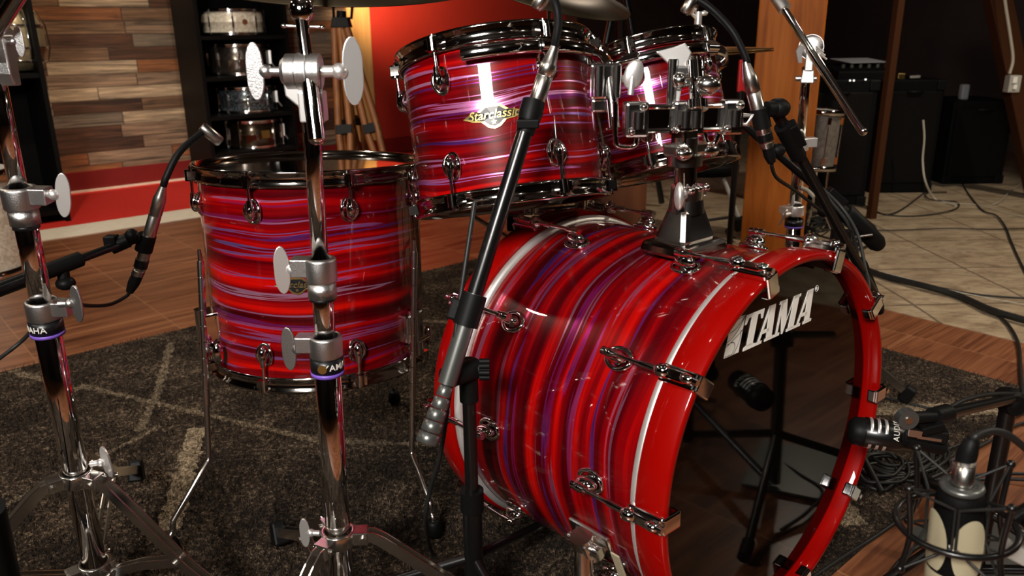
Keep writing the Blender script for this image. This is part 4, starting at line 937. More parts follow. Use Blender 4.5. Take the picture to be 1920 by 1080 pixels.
for k in range(5):
    a_, c_ = w0 + dw*(k*.2), w0 + dw*(k*.2+.185); rr = .0158-.0014*k; b.tube([a_, a_.lerp(c_, .1), a_.lerp(c_, .9), c_], [rr*.9, rr, rr*.98, rr*.86], 28)
b.build('counterweight', 'grey', bs, world=True)
pj = V((px.x, 1.03, zt_)); b = MB(); b.cyl(pj+V((-.03, -.035, 0)), pj+V((.012, .0, 0)), .015, seg=24); b.cyl(pj+V((0, 0, -.05)), pj+V((0, 0, .012)), .0135, seg=24)
for k in range(8): a = 2*pi*k/8; b.cyl(pj+V((.016, .012*cos(a)-.005, .012*sin(a))), pj+V((.03, .012*cos(a)-.005, .012*sin(a))), .0045, seg=8)
b.cyl(pj+V((.012, -.005, 0)), pj+V((.03, -.005, 0)), .0125); b.build('boom_swivel', 'rubber', bs, world=True)
b = MB(); g0, g1 = at(991, 228, 1.09), at(1001, 190, 1.10); b.tube([g0, g0.lerp(g1, .4), g1], [.0145, .0165, .0155], 20)
b.cyl(at(984, 250, 1.085), at(992, 226, 1.09), .0125); b.box(basis(at(990, 232, 1.08), (0, 0, 1)), .03, .014, .012)
b.build('microphone_clip', 'rubber', bs, world=True, bevel=.002)
cb = MB(); cb.tube(curve([at(890, 380, 1.07), at(872, 500, 1.04), at(855, 620, 1.0), at(845, 720, 1.0), at(826, 850, 1.03), at(806, 920, 1.06), at(798, 980, 1.08), fl(812, 1040, .01), fl(850, 1090, .01)], 8), .0034, 10)
tag(cb.build('microphone_cable', 'cable'), 'grey cable hanging along the centre boom arm down to the rug', 'cable', 'microphone cables')
# left boom arm (its pole stands outside the picture)
lb = thing('boom_stand', 'black boom microphone stand reaching in from the left to the floor tom', 'microphone stand', Tr(-1.15, .95, 0), 'microphone stands')
e0, e1 = at(-330, 665, .95), at(222, 459, 1.30)
b = MB(); b.cyl(e0, e0.lerp(e1, .74), .0115, seg=20); b.build('boom_sleeve', 'black', lb, world=True); b = MB(); b.cyl(e0.lerp(e1, .72), e1, .0068, seg=20); b.build('boom_arm', 'black', lb, world=True)
b = MB(); q = e0.lerp(e1, .765); dq = (e1-e0).normalized(); b.cyl(q-dq*.035, q+dq*.03, .0125, seg=24); b.cyl(q+V((0, -.004, -.03)), q, .009); b.ell(basis(q+V((.002, -.004, -.028)), (0, 0, 1)), .015, .015, .011); b.build('boom_joint', 'rubber', lb, world=True, bevel=.002)
b = MB(); b.cyl(at(208, 464, 1.30), at(240, 450, 1.31), .0125); b.cyl(at(238, 451, 1.31), at(262, 442, 1.32), .010); b.ell(basis(at(247, 442, 1.31), (0, 0, 1)), .011, .011, .012); b.box(basis(at(210, 455, 1.3), (0, 0, 1)), .02, .02, .025)
b.tube([at(269, 470, 1.33), at(277, 440, 1.33)], .0145, 20); b.build('microphone_clip', 'rubber', lb, world=True, bevel=.002)
pz = e0; b = MB(); b.cyl((pz.x, pz.y, .03), pz, .0125, seg=20); b.build('pole', 'black', lb, world=True)
for a in (30, 150, 270):
    l = MB(); c_ = V((pz.x, pz.y, 0)); d_ = V((cos(radians(a)), sin(radians(a)), 0)); l.tube([c_+V((0, 0, .14)), c_+d_*.3+V((0, 0, .025))], .0075, 12); lo = l.build('leg', 'black', lb, world=True)
# right boom stands behind the bass drum
def rboom(label, a0, a1, joint, cw, pole_at, thick=.0095, handle=None):
    t = thing('boom_stand', label, 'microphone stand', Tr(pole_at.x, pole_at.y, 0), 'microphone stands')
    b = MB(); b.cyl(a0, a1, thick, seg=20); b.build('boom_arm', 'black', t, world=True)
    d = (a1-a0).normalized(); b = MB(); b.cyl(joint-d*.03, joint+d*.05, thick+.0045, seg=20); b.box(basis(joint, d, (1, 0, 0)) @ Tr(.012, 0, .0), .02, .022, .05); b.ell(basis(joint+V((-.02, -.01, -.02)), (1, 0, 0)), .012, .012, .014); b.build('boom_joint', 'rubber', t, world=True, bevel=.002)
    b = MB(); b.tube([cw[0], cw[0].lerp(cw[1], .08), cw[0].lerp(cw[1], .9), cw[1]], [cw[2]*.8, cw[2], cw[2], cw[2]*.7], 24); b.build('counterweight', 'rubber', t, world=True)
    b = MB(); b.cyl((pole_at.x, pole_at.y, .12), pole_at, .011, seg=20); b.build('pole', 'black', t, world=True)
    for a in (40, 160, 280):
        l = MB(); c_ = V((pole_at.x, pole_at.y, 0)); d_ = V((cos(radians(a)), sin(radians(a)), 0)); l.tube([c_+V((0, 0, .14)), c_+d_*.22+V((0, 0, .02))], .0075, 12); l.build('leg', 'black', t, world=True)
    return t
r1 = rboom('black boom microphone stand behind the bass drum holding the arched microphone', at(1458, 215, 1.36), at(1644, 560, 1.60), at(1478, 258, 1.38), (at(1612, 488, 1.58), at(1650, 585, 1.62), .0125), at(1588, 432, 1.60))
b = MB(); b.ell(basis(at(1459, 203, 1.35), (1, -.5, 0)), .017, .017, .02); b.cyl(at(1437, 205, 1.34), at(1462, 203, 1.35), .013); b.tube([at(1423, 203, 1.34), at(1430, 240, 1.34)], .0145, 20); b.build('microphone_clip', 'rubber', r1, world=True)
r2 = rboom('black boom microphone stand crossing low behind the bass drum with thick handle', at(1392, 232, 1.72), at(1600, 412, 1.72), at(1560, 378, 1.72), (at(1585, 396, 1.72), at(1650, 462, 1.74), .020), at(1572, 392, 1.74), .0085)
b = MB(); q = at(1608, 444, 1.70); b.cyl(at(1592, 446, 1.70), at(1636, 440, 1.69), .003); b.build('locking_handle', 'steel', r2, world=True)
tag(MB().tube(curve([at(1500, 352, 1.62), at(1512, 356, 1.62), at(1525, 368, 1.62)], 4), .0045, 10).build('cable_tie', 'cord_white'), 'pale cable sleeve on the cord behind the bass drum', 'cable sleeve')
for k, (pts, lb_) in enumerate(((
    [at(1540, 352, 1.66), at(1580, 392, 1.64), at(1608, 440, 1.6), at(1622, 500, 1.56), at(1630, 545, 1.52), at(1622, 600, 1.5)], 'black cable sagging along the thick-handled boom stand'), (
    [at(1545, 362, 1.64), at(1590, 420, 1.62), at(1606, 470, 1.62), at(1612, 540, 1.62)], 'short black cable looping beside the arched microphone stand'))):
    tag(MB().tube(curve(pts, 8), .0036, 10).build('microphone_cable', 'cable'), lb_, 'cable', 'microphone cables')

# kick drum microphone
k0, k1 = at(1594, 806, 1.07), at(1762, 832, 1.035); kd = (k1-k0).normalized(); km = basis(k0, kd)
km_ = thing('kick_drum_microphone', 'stout black microphone with silver slots aimed at the bass drum head', 'microphone', km)
L = (k1-k0).length
b = MB(); b.lathe([(.001, -.004), (.014, -.002), (.0205, .004), (.0215, .014), (.0215, .018)], seg=40); b.build('grille', 'rubber', km_)
b = MB(); b.lathe([(.0215, .018), (.0228, .020), (.0228, .066), (.0205, .07), (.0195, L*.8), (.016, L*.84)], seg=48); b.build('body', 'black', km_)
b = MB()
for q0, q1 in ((.024, .029), (.034, .039), (.044, .049)):
    b.lathe([(.0225, q0), (.0232, q0+.001), (.0232, q1-.001), (.0225, q1)], seg=30, a0=radians(20), a1=radians(150))
    b.lathe([(.0225, q0), (.0232, q0+.001), (.0232, q1-.001), (.0225, q1)], seg=30, a0=radians(200), a1=radians(330))
b.build('slot_trim', 'polished', km_)
ckm = (km.inverted() @ V((0, 0, CAMH))); aa = atan2(ckm.y, ckm.x)
vs, fs = text_verts('AUDIX', .011, 0, .0002, 1.1); b = MB(); b.add([V(((.0231+v.z)*cos(aa-.5-v.x/.0231), (.0231+v.z)*sin(aa-.5-v.x/.0231), .060-v.y)) for v in vs], fs, False); b.build('lettering', 'white', km_)
b = MB(); b.cyl(at(1700, 822, .99), at(1768, 836, .985), .013); b.box(basis(at(1738, 812, .98), kd, (0, 0, 1)), .018, .02, .05); b.build('swivel_mount', 'rubber', km_, world=True, bevel=.002)
b = MB(); b.box(basis(at(1716, 812, .965), kd, (0, 0, 1)), .010, .006, .016); b.box(basis(at(1742, 822, .97), kd, (0, 0, 1)), .004, .004, .03); b.build('side_switch', 'steel', km_, world=True)
ks = thing('boom_stand', 'short black boom microphone stand at the right edge holding the stout microphone', 'microphone stand', Tr(at(1885, 850, 1.18).x, 1.18, 0), 'microphone stands')
ktop = at(1893, 752, 1.15)
b = MB(); b.cyl((ktop.x, ktop.y, .02), ktop, .0125, seg=24); b.build('pole', 'black', ks, world=True)
b = MB(); b.cyl(at(1772, 776, .99), at(1894, 748, 1.13), .0082, seg=20); b.cyl(at(1890, 748, 1.13), at(2010, 742, 1.3), .0082, seg=20); b.build('boom_arm', 'black', ks, world=True)
b = MB(); b.cyl(at(1750, 781, .97), at(1776, 774, .99), .0125, seg=24); b.cyl(at(1700, 783, .965), at(1752, 781, .97), .008, seg=20); b.cyl(at(1699, 770, .955), at(1698, 794, .955), .0001); b.build('boom_tip', 'rubber', ks, world=True)
b = MB(); c_ = at(1699, 783, .96); b.cyl(c_+V((0, -.008, 0)), c_+V((0, .004, 0)), .0135, seg=28); b.build('tilt_joint', 'grey', ks, world=True, bevel=.001)
b = MB(); b.cyl(c_+V((0, -.0095, 0)), c_+V((0, -.008, 0)), .005, seg=20); b.build('joint_screw', 'steel', ks, world=True)
b = MB(); b.cyl(at(1752, 790, .97), at(1766, 822, .98), .009); b.box(basis(at(1745, 800, .97), (1, 0, .3), (0, 0, 1)), .012, .02, .03); b.build('microphone_clip', 'rubber', ks, world=True, bevel=.002)
b = MB(); b.ell(basis(ktop, (0, 1, 0)), .02, .022, .022); b.cyl(ktop+V((0, -.02, 0)), ktop+V((0, .02, 0)), .016, seg=24); b.build('boom_swivel', 'rubber', ks, world=True)
fc = V((ktop.x, ktop.y, 0))
for a in (200, 320, 80):
    d_ = V((cos(radians(a)), sin(radians(a)), 0)); l = MB(); l.tube([fc+V((0, 0, .13)), fc+d_*.26+V((0, 0, .025))], .0085, 12); lo = l.build('leg', 'black', ks, world=True); r = MB(); r.tube([fc+d_*.25+V((0, 0, .03)), fc+d_*.29+V((0, 0, .022))], .012, 12); r.build('rubber_foot', 'rubber', lo, world=True)
tag(MB().tube(curve([at(1770, 770, 1.0), at(1815, 748, 1.05), at(1880, 738, 1.12), at(1990, 744, 1.25)], 8), .0032, 10).build('microphone_cable', 'cable'), 'black cable riding on top of the short boom at the right edge', 'cable', 'microphone cables')

# large side-address microphone in its shock mount, hung upside down
top_ = at(1803, 917, .66); bot_ = at(1782, 1110, .66); ax = (top_-bot_).normalized(); cm = basis(bot_, ax, (1, 0, 0)); L = (top_-bot_).length
cmic = thing('condenser_microphone', 'black and bone large microphone hanging upside down in a shock mount', 'microphone', cm)
rr = .0232
b = MB(); b.lathe([(.001, L+.001), (rr*.72, L), (rr*.86, L-.004), (rr*.92, L-.010), (rr*1.04, .045), (rr*1.04, .03)], seg=64); b.build('body', 'felt_black', cmic)
b = MB(); b.lathe([(rr*1.04, .032), (rr*1.06, .028), (rr*1.06, .012), (rr*.9, .0), (.001, -.004)], seg=64); b.build('base_cap', 'bone', cmic)
cc = cm.inverted() @ V((0, 0, CAMH)); ca = atan2(cc.y, cc.x)
for k, da in enumerate((.55, -.95, 2.2, -2.5)):
    g = MB(); c0 = L*.54; vsx = []; n = 40; off = .0012
    for i in range(n):
        a = 2*pi*i/n; u = .0155*cos(a)*(1 if sin(a) < 0 else 1); w = L*.30*sin(a)
        if sin(a) < -.4: w = max(w, -L*.235)
        vsx.append(V(((rr*1.02+off)*cos(ca+da+u/rr), (rr*1.02+off)*sin(ca+da+u/rr), c0+w)))
    lo_ = [v.copy() for v in vsx]; g.add(vsx+[V(((rr*1.02+off+.0006)*cos(ca+da), (rr*1.02+off+.0006)*sin(ca+da), c0))], [(i, (i+1) % n, n) for i in range(n)])
    g.build('grille_window', 'bone', cmic)
b = MB()
for s_ in (-1, 0, 1): b.box(cm @ Rz(ca-.12+s_*.05) @ Tr(rr*1.01+.0006, 0, L*.55) @ Rx(.25), .0012, .0007, .008)
b.build('stripe_mark', 'white', cmic, world=True)
b = MB(); b.lathe([(rr*.35, L+.0), (rr*.80, L+.0), (rr*.85, L+.003), (rr*.80, L+.006), (rr*.55, L+.007), (rr*.35, L+.005)], seg=56, closed=True); b.build('top_collar', 'grey', cmic)
pc0, pc1 = top_+ax*.006, top_+ax*.028
b = MB(); b.tube([pc0, pc0+ax*.026, pc1-ax*.0, pc1+ax*.001], [.0098, .0098, .0102, .0102], 28); b.build('connector', 'steel', cmic, world=True)
ct = thing('microphone_cable', 'thick grey cable arching from the upside-down microphone to the right edge', 'cable', Tr(*pc1), 'microphone cables')
q = at(1822, 826, .66); b = MB(); b.tube([pc1-ax*.002, pc1.lerp(q, .5), q, q+ax*.003], [.0090, .0088, .0068, .004], 24); b.build('plug', 'rubber', ct, world=True)
b = MB(); b.tube(curve([q+ax*.0, at(1834, 815, .66), at(1862, 808, .67), at(1900, 822, .68), at(1960, 880, .7), at(2010, 960, .72)], 8), .0036, 12); b.build('cord', 'cable', ct, world=True)
# shock mount
smt = thing('shock_mount', 'black wire shock mount ring with elastic cords around the large microphone', 'shock mount', Tr(*at(1800, 960, .66)))
sc_ = at(1792, 982, .66); Rr = .052; sm = basis(sc_, ax, (1, 0, 0))
b = MB(); b.tube([sm @ V((Rr*cos(a), Rr*sin(a), 0)) for a in [2*pi*k/64 for k in range(65)]], .0032, 12, cap=False); b.build('lower_ring', 'black', smt, world=True)
sc2 = at(1806, 880, .70); sm2 = basis(sc2, ax, (1, 0, 0)); R2 = .040
arms = MB(); el = MB()
for k in range(4):
    a = ca + .8 + k*pi/2; p = sm @ V((Rr*cos(a), Rr*sin(a), 0)); q = sm @ V((Rr*1.1*cos(a), Rr*1.1*sin(a), .052)); q2 = sm @ V((Rr*1.15*cos(a), Rr*1.15*sin(a), -.035))
    a1 = MB(); a1.tube(curve([q2, p, q], 5), .0028, 10); a1.ell(basis(q, ax), .0042, .0042, .0042); a1.ell(basis(q2, ax), .0042, .0042, .0042); a1.build('arm', 'black', smt, world=True)
    for s_ in (-1, 1):
        a2 = a + s_*.72; g = sm @ V((rr*1.1*cos(a2), rr*1.1*sin(a2), .03)); e_ = MB(); e_.tube([q, g], .0014, 8); g2 = sm @ V((rr*1.1*cos(a2), rr*1.1*sin(a2), -.012)); e_.tube([g, g2], .0014, 8); e_.tube([g2, q2], .0014, 8); e_.build('elastic_cord', 'cable', smt, world=True)
b = MB(); hp = sm @ V((Rr, 0, 0)); b.tube(curve([hp, hp+V((.03, .01, .01)), hp+V((.07, .03, .0))], 4), .007, 12); b.box(basis(hp+V((.03, 0, .0)), (1, 0, 0)), .022, .022, .03); b.build('mount_arm', 'black', smt, world=True, bevel=.002)
b = MB(); b.box(basis(at(1905, 1035, .66), (.9, 0, -.5)), .016, .014, .024); b.build('metal_clip', 'box_grey', smt, world=True, bevel=.002)

# ================================================================== BACKGROUND, LEFT
def wframe(a, b, z=0): p = K(a, b, z); return Tr(p.x, p.y, p.z) @ Rz(AZ)        # x along the wall, -y out into the room
def shelf_unit(label, a0, a1, b_front, depth, H, shelves, th=.022):
    f = wframe(a0, b_front); t = thing('shelf_unit', label, 'shelf', f, 'black shelf units'); w = a1-a0
    for x, nm in ((th/2, 'side_panel'), (w-th/2, 'side_panel')):
        b = MB(); b.box(Tr(x, depth/2, H/2), th, depth, H); b.build(nm, 'board', t)
    b = MB(); b.box(Tr(w/2, depth-.005, H/2), w-2*th, .008, H); b.build('back_panel', 'board', t)
    for z_ in shelves + [H-th/2]:
        b = MB(); b.box(Tr(w/2, depth/2-.004, z_), w-2*th-.001, depth-.02, th); b.build('shelf', 'board', t)
    return t, f
def ab(u, v, b):       # wall coordinate a, and height z, of the point seen at (u, v) in the upright plane b
    d = ray(u, v); k = b/(d.dot(EB)); p = V((0, 0, CAMH)) + d*k; return p.dot(EA), p.z
BF2 = -4.80
aL, _ = ab(392, 200, BF2); aR, _ = ab(548, 200, BF2)
zs = [ab(440, v, BF2)[1] for v in (285, 216, 143, 66)]
_, ztop = ab(440, -60, BF2)
sh2, fsh = shelf_unit('tall black shelf unit holding four snare drums', aL-.02, aR+.02, BF2, .36, ztop, [.05] + [z_-.014 for z_ in zs])
def small_snare(label, u, z0, b_c, R, H, wrap, lugs, hoop='chrome', badge_kind=None, strainer=True):
    a_, _ = ab(u, 150, b_c); p = K(a_, b_c, z0+.001); m = Tr(p.x, p.y, p.z) @ Rz(AZ-pi/2); t = thing('snare_drum', label, 'snare drum', m, 'snare drums on the shelf')
    b = MB(); b.lathe([(R, .01), (R, H*.48), (R+.0025, H*.5), (R, H*.52), (R, H-.01)], seg=64); b.build('shell', wrap, t)
    for z_, nm in ((0, 'bottom_hoop'), (H-.016, 'top_hoop')):
        b = MB(); b.lathe([(R+.002, z_), (R+.009, z_), (R+.006, z_+.004), (R+.006, z_+.012), (R+.009, z_+.016), (R+.002, z_+.016)], seg=64, closed=True); b.build(nm, hoop, t)
    b = MB(); b.lathe([(.001, H-.006), (R+.002, H-.006)], seg=48, smooth=False); b.build('batter_head', 'head_white', t)
    f = None
    for k in range(lugs):
        mm = Rz(2*pi*(k+.5)/lugs) 
        if f is None:
            b = MB(); b.cyl((R+.010, 0, .004), (R+.010, 0, H-.004), .0028, seg=8); b.box(Tr(R+.005, 0, H/2), .012, .012, H*.42); f = b.build('lug', 'chrome', t, bevel=.002); f.matrix_local = mm
        else: inst(f, t, mm)
    if strainer:
        b = MB(); m2 = Rz(radians(62)); b.box(m2 @ Tr(R+.012, 0, H*.55), .018, .022, H*.45); b.cyl(m2 @ V((R+.02, 0, H*.35)), m2 @ V((R+.04, .012, H*.15)), .004); b.build('strainer', 'polished', t, bevel=.002)
    if badge_kind:
        b = MB()
        if badge_kind == 'round': b.cyl((R, 0, H/2), (R+.003, 0, H/2), .016, seg=24)
        else: b.box(Tr(R+.002, 0, H*.5), .004, .052, .048)
        b.build('badge', 'gold' if badge_kind != 'round' else 'walnut', t)
    return t
bc = BF2-.19
hz = lambda v0, v1, u=440: ab(u, v0, bc+.18)[1]-ab(u, v1, bc+.18)[1]
small_snare('white pearl snare drum with round badge, topmost in the tall shelf', 448, zs[3], bc, .178, hz(10, 60), 'white_pearl', 8, 'chrome', 'round', False)
small_snare('smoky nickel snare drum second from the top in the tall shelf', 452, zs[2], bc, .175, hz(78, 138), 'nickel', 8)
small_snare('black pearl snare drum third from the top in the tall shelf', 460, zs[1], bc, .166, hz(160, 210), 'black_pearl', 8)
small_snare('dark brown snare drum with square gold badge, lowest in the tall shelf', 466, zs[0], bc, .17, hz(224, 278), 'black_nickel', 10, 'chrome', 'square')
BF1 = -4.5
aR1, _ = ab(95, 200, BF1); _, zt1 = ab(60, -80, BF1)
z1s = ab(40, 138, BF1)[1]
shelf_unit('tall black shelf unit at the left edge with a gold drum', aR1-1.0, aR1, BF1, .40, zt1, [.05, z1s-.012])
a_, _ = ab(22, 80, BF1-.2); p = K(a_, BF1-.2, z1s)
t = thing('marching_drum', 'champagne gold drum with metal hardware on the left shelf', 'drum', Tr(p.x, p.y, p.z) @ Rz(AZ-pi/2)); Hh = ab(30, 0, BF1)[1]-ab(30, 128, BF1)[1]
b = MB(); b.lathe([(.02, .004), (.10, .01), (.135, .06), (.15, Hh*.35), (.145, Hh*.7), (.11, Hh*.95), (.07, Hh), (.001, Hh)], seg=56); b.build('shell', 'gold_sparkle', t)
for q, r in ((.055, .137), (Hh*.38, .153), (Hh*.72, .147)):
    b = MB(); b.lathe([(r-.004, q-.006), (r+.003, q-.004), (r+.003, q+.004), (r-.004, q+.006)], seg=56, closed=True); b.build('hoop', 'chrome', t)
for k in range(6): b = MB(); a = k*pi/3+.3; b.tube([V((r*cos(a), r*sin(a), z_)) for r, z_ in ((.145, .05), (.16, Hh*.38), (.155, Hh*.72), (.12, Hh*.95))], .004, 8); b.build('tension_rod', 'chrome', t)
# white drum standing on the carpet at the far left edge
p = fl(-30, 430, .0); t = thing('white_drum', 'white drum shell standing at the far left edge beneath the shelf', 'drum', Tr(-2.14, 3.05, 0))
b = MB(); b.lathe([(.2, .02), (.2, .40)], seg=56); b.build('shell', 'white_pearl', t)
for z_ in (.0, .38): b = MB(); b.lathe([(.2, z_), (.212, z_), (.212, z_+.04), (.2, z_+.04)], seg=56, closed=True); b.build('hoop', 'chrome', t)
b = MB(); b.lathe([(.001, .41), (.2, .41)], seg=48, smooth=False); b.build('batter_head', 'head_white', t)
# wooden survey tripod with a lamp yoke
ap = at(639, 52, 4.35); tp = thing('lamp_tripod', 'old wooden tripod with black head standing by the red wall', 'tripod', Tr(ap.x, ap.y, 0))
b = MB(); b.box(basis(at(640, 42, 4.35), (0, 0, 1)), .10, .09, .05, .8); b.cyl(at(640, 36, 4.35), at(640, 20, 4.35), .025); b.build('head', 'rubber', tp, world=True, bevel=.004)
b = MB(); q0, q1, q2, q3 = at(624, -10, 4.35), at(626, 34, 4.35), at(659, 34, 4.35), at(662, -10, 4.35); b.tube([q0, q1, q2, q3], .009, 8); b.build('yoke', 'black', tp, world=True)
for (u0, v0, Y0), (u1, v1, Y1) in (((632, 55, 4.32), (652, 330, 4.05)), ((646, 55, 4.32), (722, 330, 4.15)), ((640, 55, 4.38), (685, 320, 4.75)), ((636, 55, 4.36), (658, 320, 4.55))):
    l = MB(); A_, B_ = at(u0, v0, Y0), at(u1, v1, Y1); d_ = (B_-A_).normalized(); e_ = A_ + d_*((.03-A_.z)/d_.z); h_ = d_.cross(V((0, 1, 0))).normalized()
    for s_ in (-1, 1): l.tube([A_+h_*s_*.014, A_.lerp(e_, .55)+h_*s_*.03, e_+h_*s_*.006], .019, 6)
    lo = l.build('leg', 'tripod_wood', tp, world=True)
    c = MB(); m_ = A_.lerp(e_, .55); c.box(basis(m_, d_), .085, .035, .05); c.build('leg_clamp', 'rubber', lo, world=True, bevel=.003)
lp = bpy.data.lights.new('tripod_lamp', 'SPOT'); lp.energy = 75; lp.color = (1, .7, .42); lp.spot_size = radians(104); lp.spot_blend = .8; lp.shadow_soft_size = .08
lo_ = bpy.data.objects.new('tripod_lamp', lp); COL.objects.link(lo_); pw = at(690, -70, 5.55); lo_.location = pw; lo_.rotation_euler = (at(712, -60, 6.3)-pw).to_track_quat('-Z', 'Y').to_euler()
# lamp housing over the yoke
hs = MB(); m_ = basis(at(646, -38, 4.36), EA*.9-EB*.5); hs.lathe([(.04, -.10), (.09, -.08), (.12, .05), (.125, .07), (.115, .07), (.1, .04), (.03, -.08)], m_, 32); hs.build('lamp_housing', 'black', tp, world=True)

# ================================================================== PILLAR, POST, BRACE
c0 = at(1447, 440, 3.02); pw_ = .232
pil = MB(); f = Tr(c0.x, c0.y, 0) @ Rz(radians(-20)); pil.box(f @ Tr(0, .11, 1.4), pw_, .22, 2.8); po = pil.build('timber_pillar', 'pillar', bevel=.006); tag(po, 'thick square honey-brown timber pillar rising behind the bass drum', 'pillar')
q = fl(1633, 410); b = MB(); b.box(Tr(q.x, q.y, 1.4) @ Rz(.3), .036, .036, 2.8); tag(b.build('wooden_post', 'dark_wood', bevel=.003), 'thin brown wooden post in the dark right side of the room', 'post')
A_, B_ = at(1858, -60, 4.3), at(1945, 350, 4.3); b = MB(); b.box(basis((A_+B_)/2, (B_-A_), (1, 0, 0)), .11, .08, (B_-A_).length*1.05); tag(b.build('timber_brace', 'dark_wood', bevel=.006), 'slanting dark timber brace at the right edge of the room', 'timber brace')
jb = thing('junction_box', 'small pale electrical box on the slanting timber brace', 'electrical box', Tr(*at(1900, 157, 4.2))); b = MB(); b.box(basis(at(1898, 157, 4.22), (0, -1, 0), (0, 0, 1)), .085, .06, .05); b.build('housing', 'box_grey', jb, world=True, bevel=.004)
b = MB(); b.box(basis(at(1903, 150, 4.19), (0, -1, 0), (0, 0, 1)), .03, .022, .006); b.box(basis(at(1903, 163, 4.19), (0, -1, 0), (0, 0, 1)), .022, .018, .006); b.build('outlet', 'white', jb, world=True)
tag(MB().tube(curve([at(1893, 138, 4.2), at(1899, 110, 4.2), at(1893, 60, 4.2), at(1884, 0, 4.2), at(1880, -60, 4.2)], 6), .008, 8).build('conduit', 'cord_white'), 'thin pale conduit rising from the electrical box', 'conduit')

# ================================================================== BACKGROUND, RIGHT
# grey sparkle drum lying on a stand, seen from the side
gc = at(1533, 262, 3.4); R_ = .125; gd = thing('spare_tom', 'grey sparkle tom standing beyond the pillar on thin chrome legs', 'drum', basis(gc-V((0, 0, .115)), (.05, 0, 1), (1, 0, 0)))
b = MB(); b.lathe([(R_*.6, 0), (R_*.6, .235)], seg=56); b.build('shell', 'grey_sparkle', gd)
for z_ in (-.008, .222): b = MB(); b.lathe([(R_*.6, z_), (R_*.6+.012, z_), (R_*.6+.012, z_+.022), (R_*.6, z_+.022)], seg=56, closed=True); b.build('hoop', 'dark_chrome', gd)
b = MB(); b.lathe([(.001, .238), (R_*.6, .238)], seg=40, smooth=False); b.build('batter_head', 'head_white', gd)
for k in range(6): b = MB(); mm = Rz(k*pi/3+.5); b.box(mm @ Tr(R_*.6+.006, 0, .20), .012, .016, .03); b.box(mm @ Tr(R_*.6+.006, 0, .035), .012, .016, .03); b.cyl(mm @ V((R_*.6+.009, 0, .02)), mm @ V((R_*.6+.009, 0, .215)), .003, seg=8); b.build('lug', 'chrome', gd, bevel=.002)
for u, k in ((1563, 1), (1506, -1), (1540, 0)):
    b = MB(); top_p = at(u, 235, 3.4 + (.12 if k == 0 else 0)); lowp = V((top_p.x, top_p.y, .14)); ft = lowp + V((.05*k, -.03 if k else .05, -.12)); b.tube([top_p, lowp, ft], .0055, 8); b.ell(basis(V((top_p.x, top_p.y-.005, gc.z-.03)), (1, 0, 0)), .016, .012, .012); lo = b.build('leg', 'chrome', gd, world=True)
    r = MB(); r.ell(Tr(ft.x, ft.y, .018), .014, .014, .016); r.build('rubber_foot', 'rubber', lo, world=True)
def case(label, u0, u1, vt, Y, depth, name='equipment_case', z0=0, mt='felt_black', cat='case'):
    p0, p1 = at(u0, vt, Y), at(u1, vt, Y); w = p1.x-p0.x; H = p0.z-z0; t = thing(name, label, cat, Tr((p0.x+p1.x)/2, Y, z0), 'dark equipment at the right')
    b = MB(); b.box(Tr(0, depth/2, H/2), w, depth, H); b.build('body', mt, t, bevel=.008)
    b = MB(); b.box(Tr(0, -.004, H*.5), w*.86, .008, H*.8); b.build('front_panel', 'board', t, bevel=.002)
    for sx in (-1, 1):
        for sz in (.03, H-.03): b = MB(); b.box(Tr(sx*(w/2-.022), -.003, sz), .05, .012, .05); b.build('corner_guard', 'rubber', t, bevel=.003)
    b = MB(); b.tube([V((-w*.12, -.012, H*.9)), V((-w*.1, -.028, H*.9)), V((w*.1, -.028, H*.9)), V((w*.12, -.012, H*.9))], .007, 8); b.build('handle', 'rubber', t)
    return t, w, H
ca1, w_, H_ = case('low black amplifier cabinet standing behind the pillar and grey tom', 1500, 1650, 150, 4.15, .4, 'amplifier_cabinet', cat='amplifier')
for u, v, mt_ in ((1594, 145, 'led'), (1601, 145, 'led'), (1623, 143, 'led')): b = MB(); b.cyl(at(u, v+6, 4.145), at(u, v+6, 4.135), .0045, seg=10); b.build('indicator_lamp', mt_, ca1, world=True)
case('tall black amplifier cabinet beside the thin wooden post', 1660, 1775, 150, 4.5, .4, 'amplifier_cabinet', cat='amplifier')
case('wide black equipment trunk against the dark wall at far right', 1790, 1905, 190, 4.75, .4, 'equipment_trunk', cat='trunk')
def table_item(name, label, cat, mt, m, sx, sy, sz, bev=.003): b = MB(); b.box(m, sx, sy, sz); return tag(b.build(name, mt, bevel=bev), label, cat)
zt2 = at(1575, 150, 4.15).z
mx = thing('mixing_desk', 'small dark mixer with papers lying on the low black cabinet', 'mixer', Tr(at(1610, 140, 4.3).x, 4.32, zt2))
b = MB(); b.box(Tr(0, 0, .03) @ Rx(.12), .30, .26, .05); b.build('housing', 'felt_black', mx, bevel=.006)
for k in range(6): b = MB(); b.cyl((-.11+.044*k, -.08, .055), (-.11+.044*k, -.082, .072), .009, seg=12); b.build('knob', 'grey', mx)
table_item('sheet_of_paper', 'crumpled pale sheet lying on the dark mixer', 'paper', 'paper', Tr(at(1610, 118, 4.4).x, 4.4, zt2+.085) @ Rz(.3) @ Rx(.1), .24, .17, .003, .0008)
zt3 = at(1715, 150, 4.5).z
table_item('amber_box', 'tiny amber box on the tall black cabinet', 'box', 'gold', Tr(at(1697, 140, 4.55).x, 4.6, zt3+.016), .04, .03, .03)
table_item('small_tool', 'tiny pale tool lying beside the amber box on the cabinet', 'tool', 'box_grey', Tr(at(1728, 140, 4.55).x, 4.62, zt3+.01) @ Rz(.5), .08, .012, .014)
table_item('cone_shaped_cup', 'small pale paper cup standing in the dark at right', 'cup', 'paper', Tr(at(1818, 160, 4.85).x, 4.9, at(1818, 188, 4.85).z+.045), .045, .045, .09, .01)
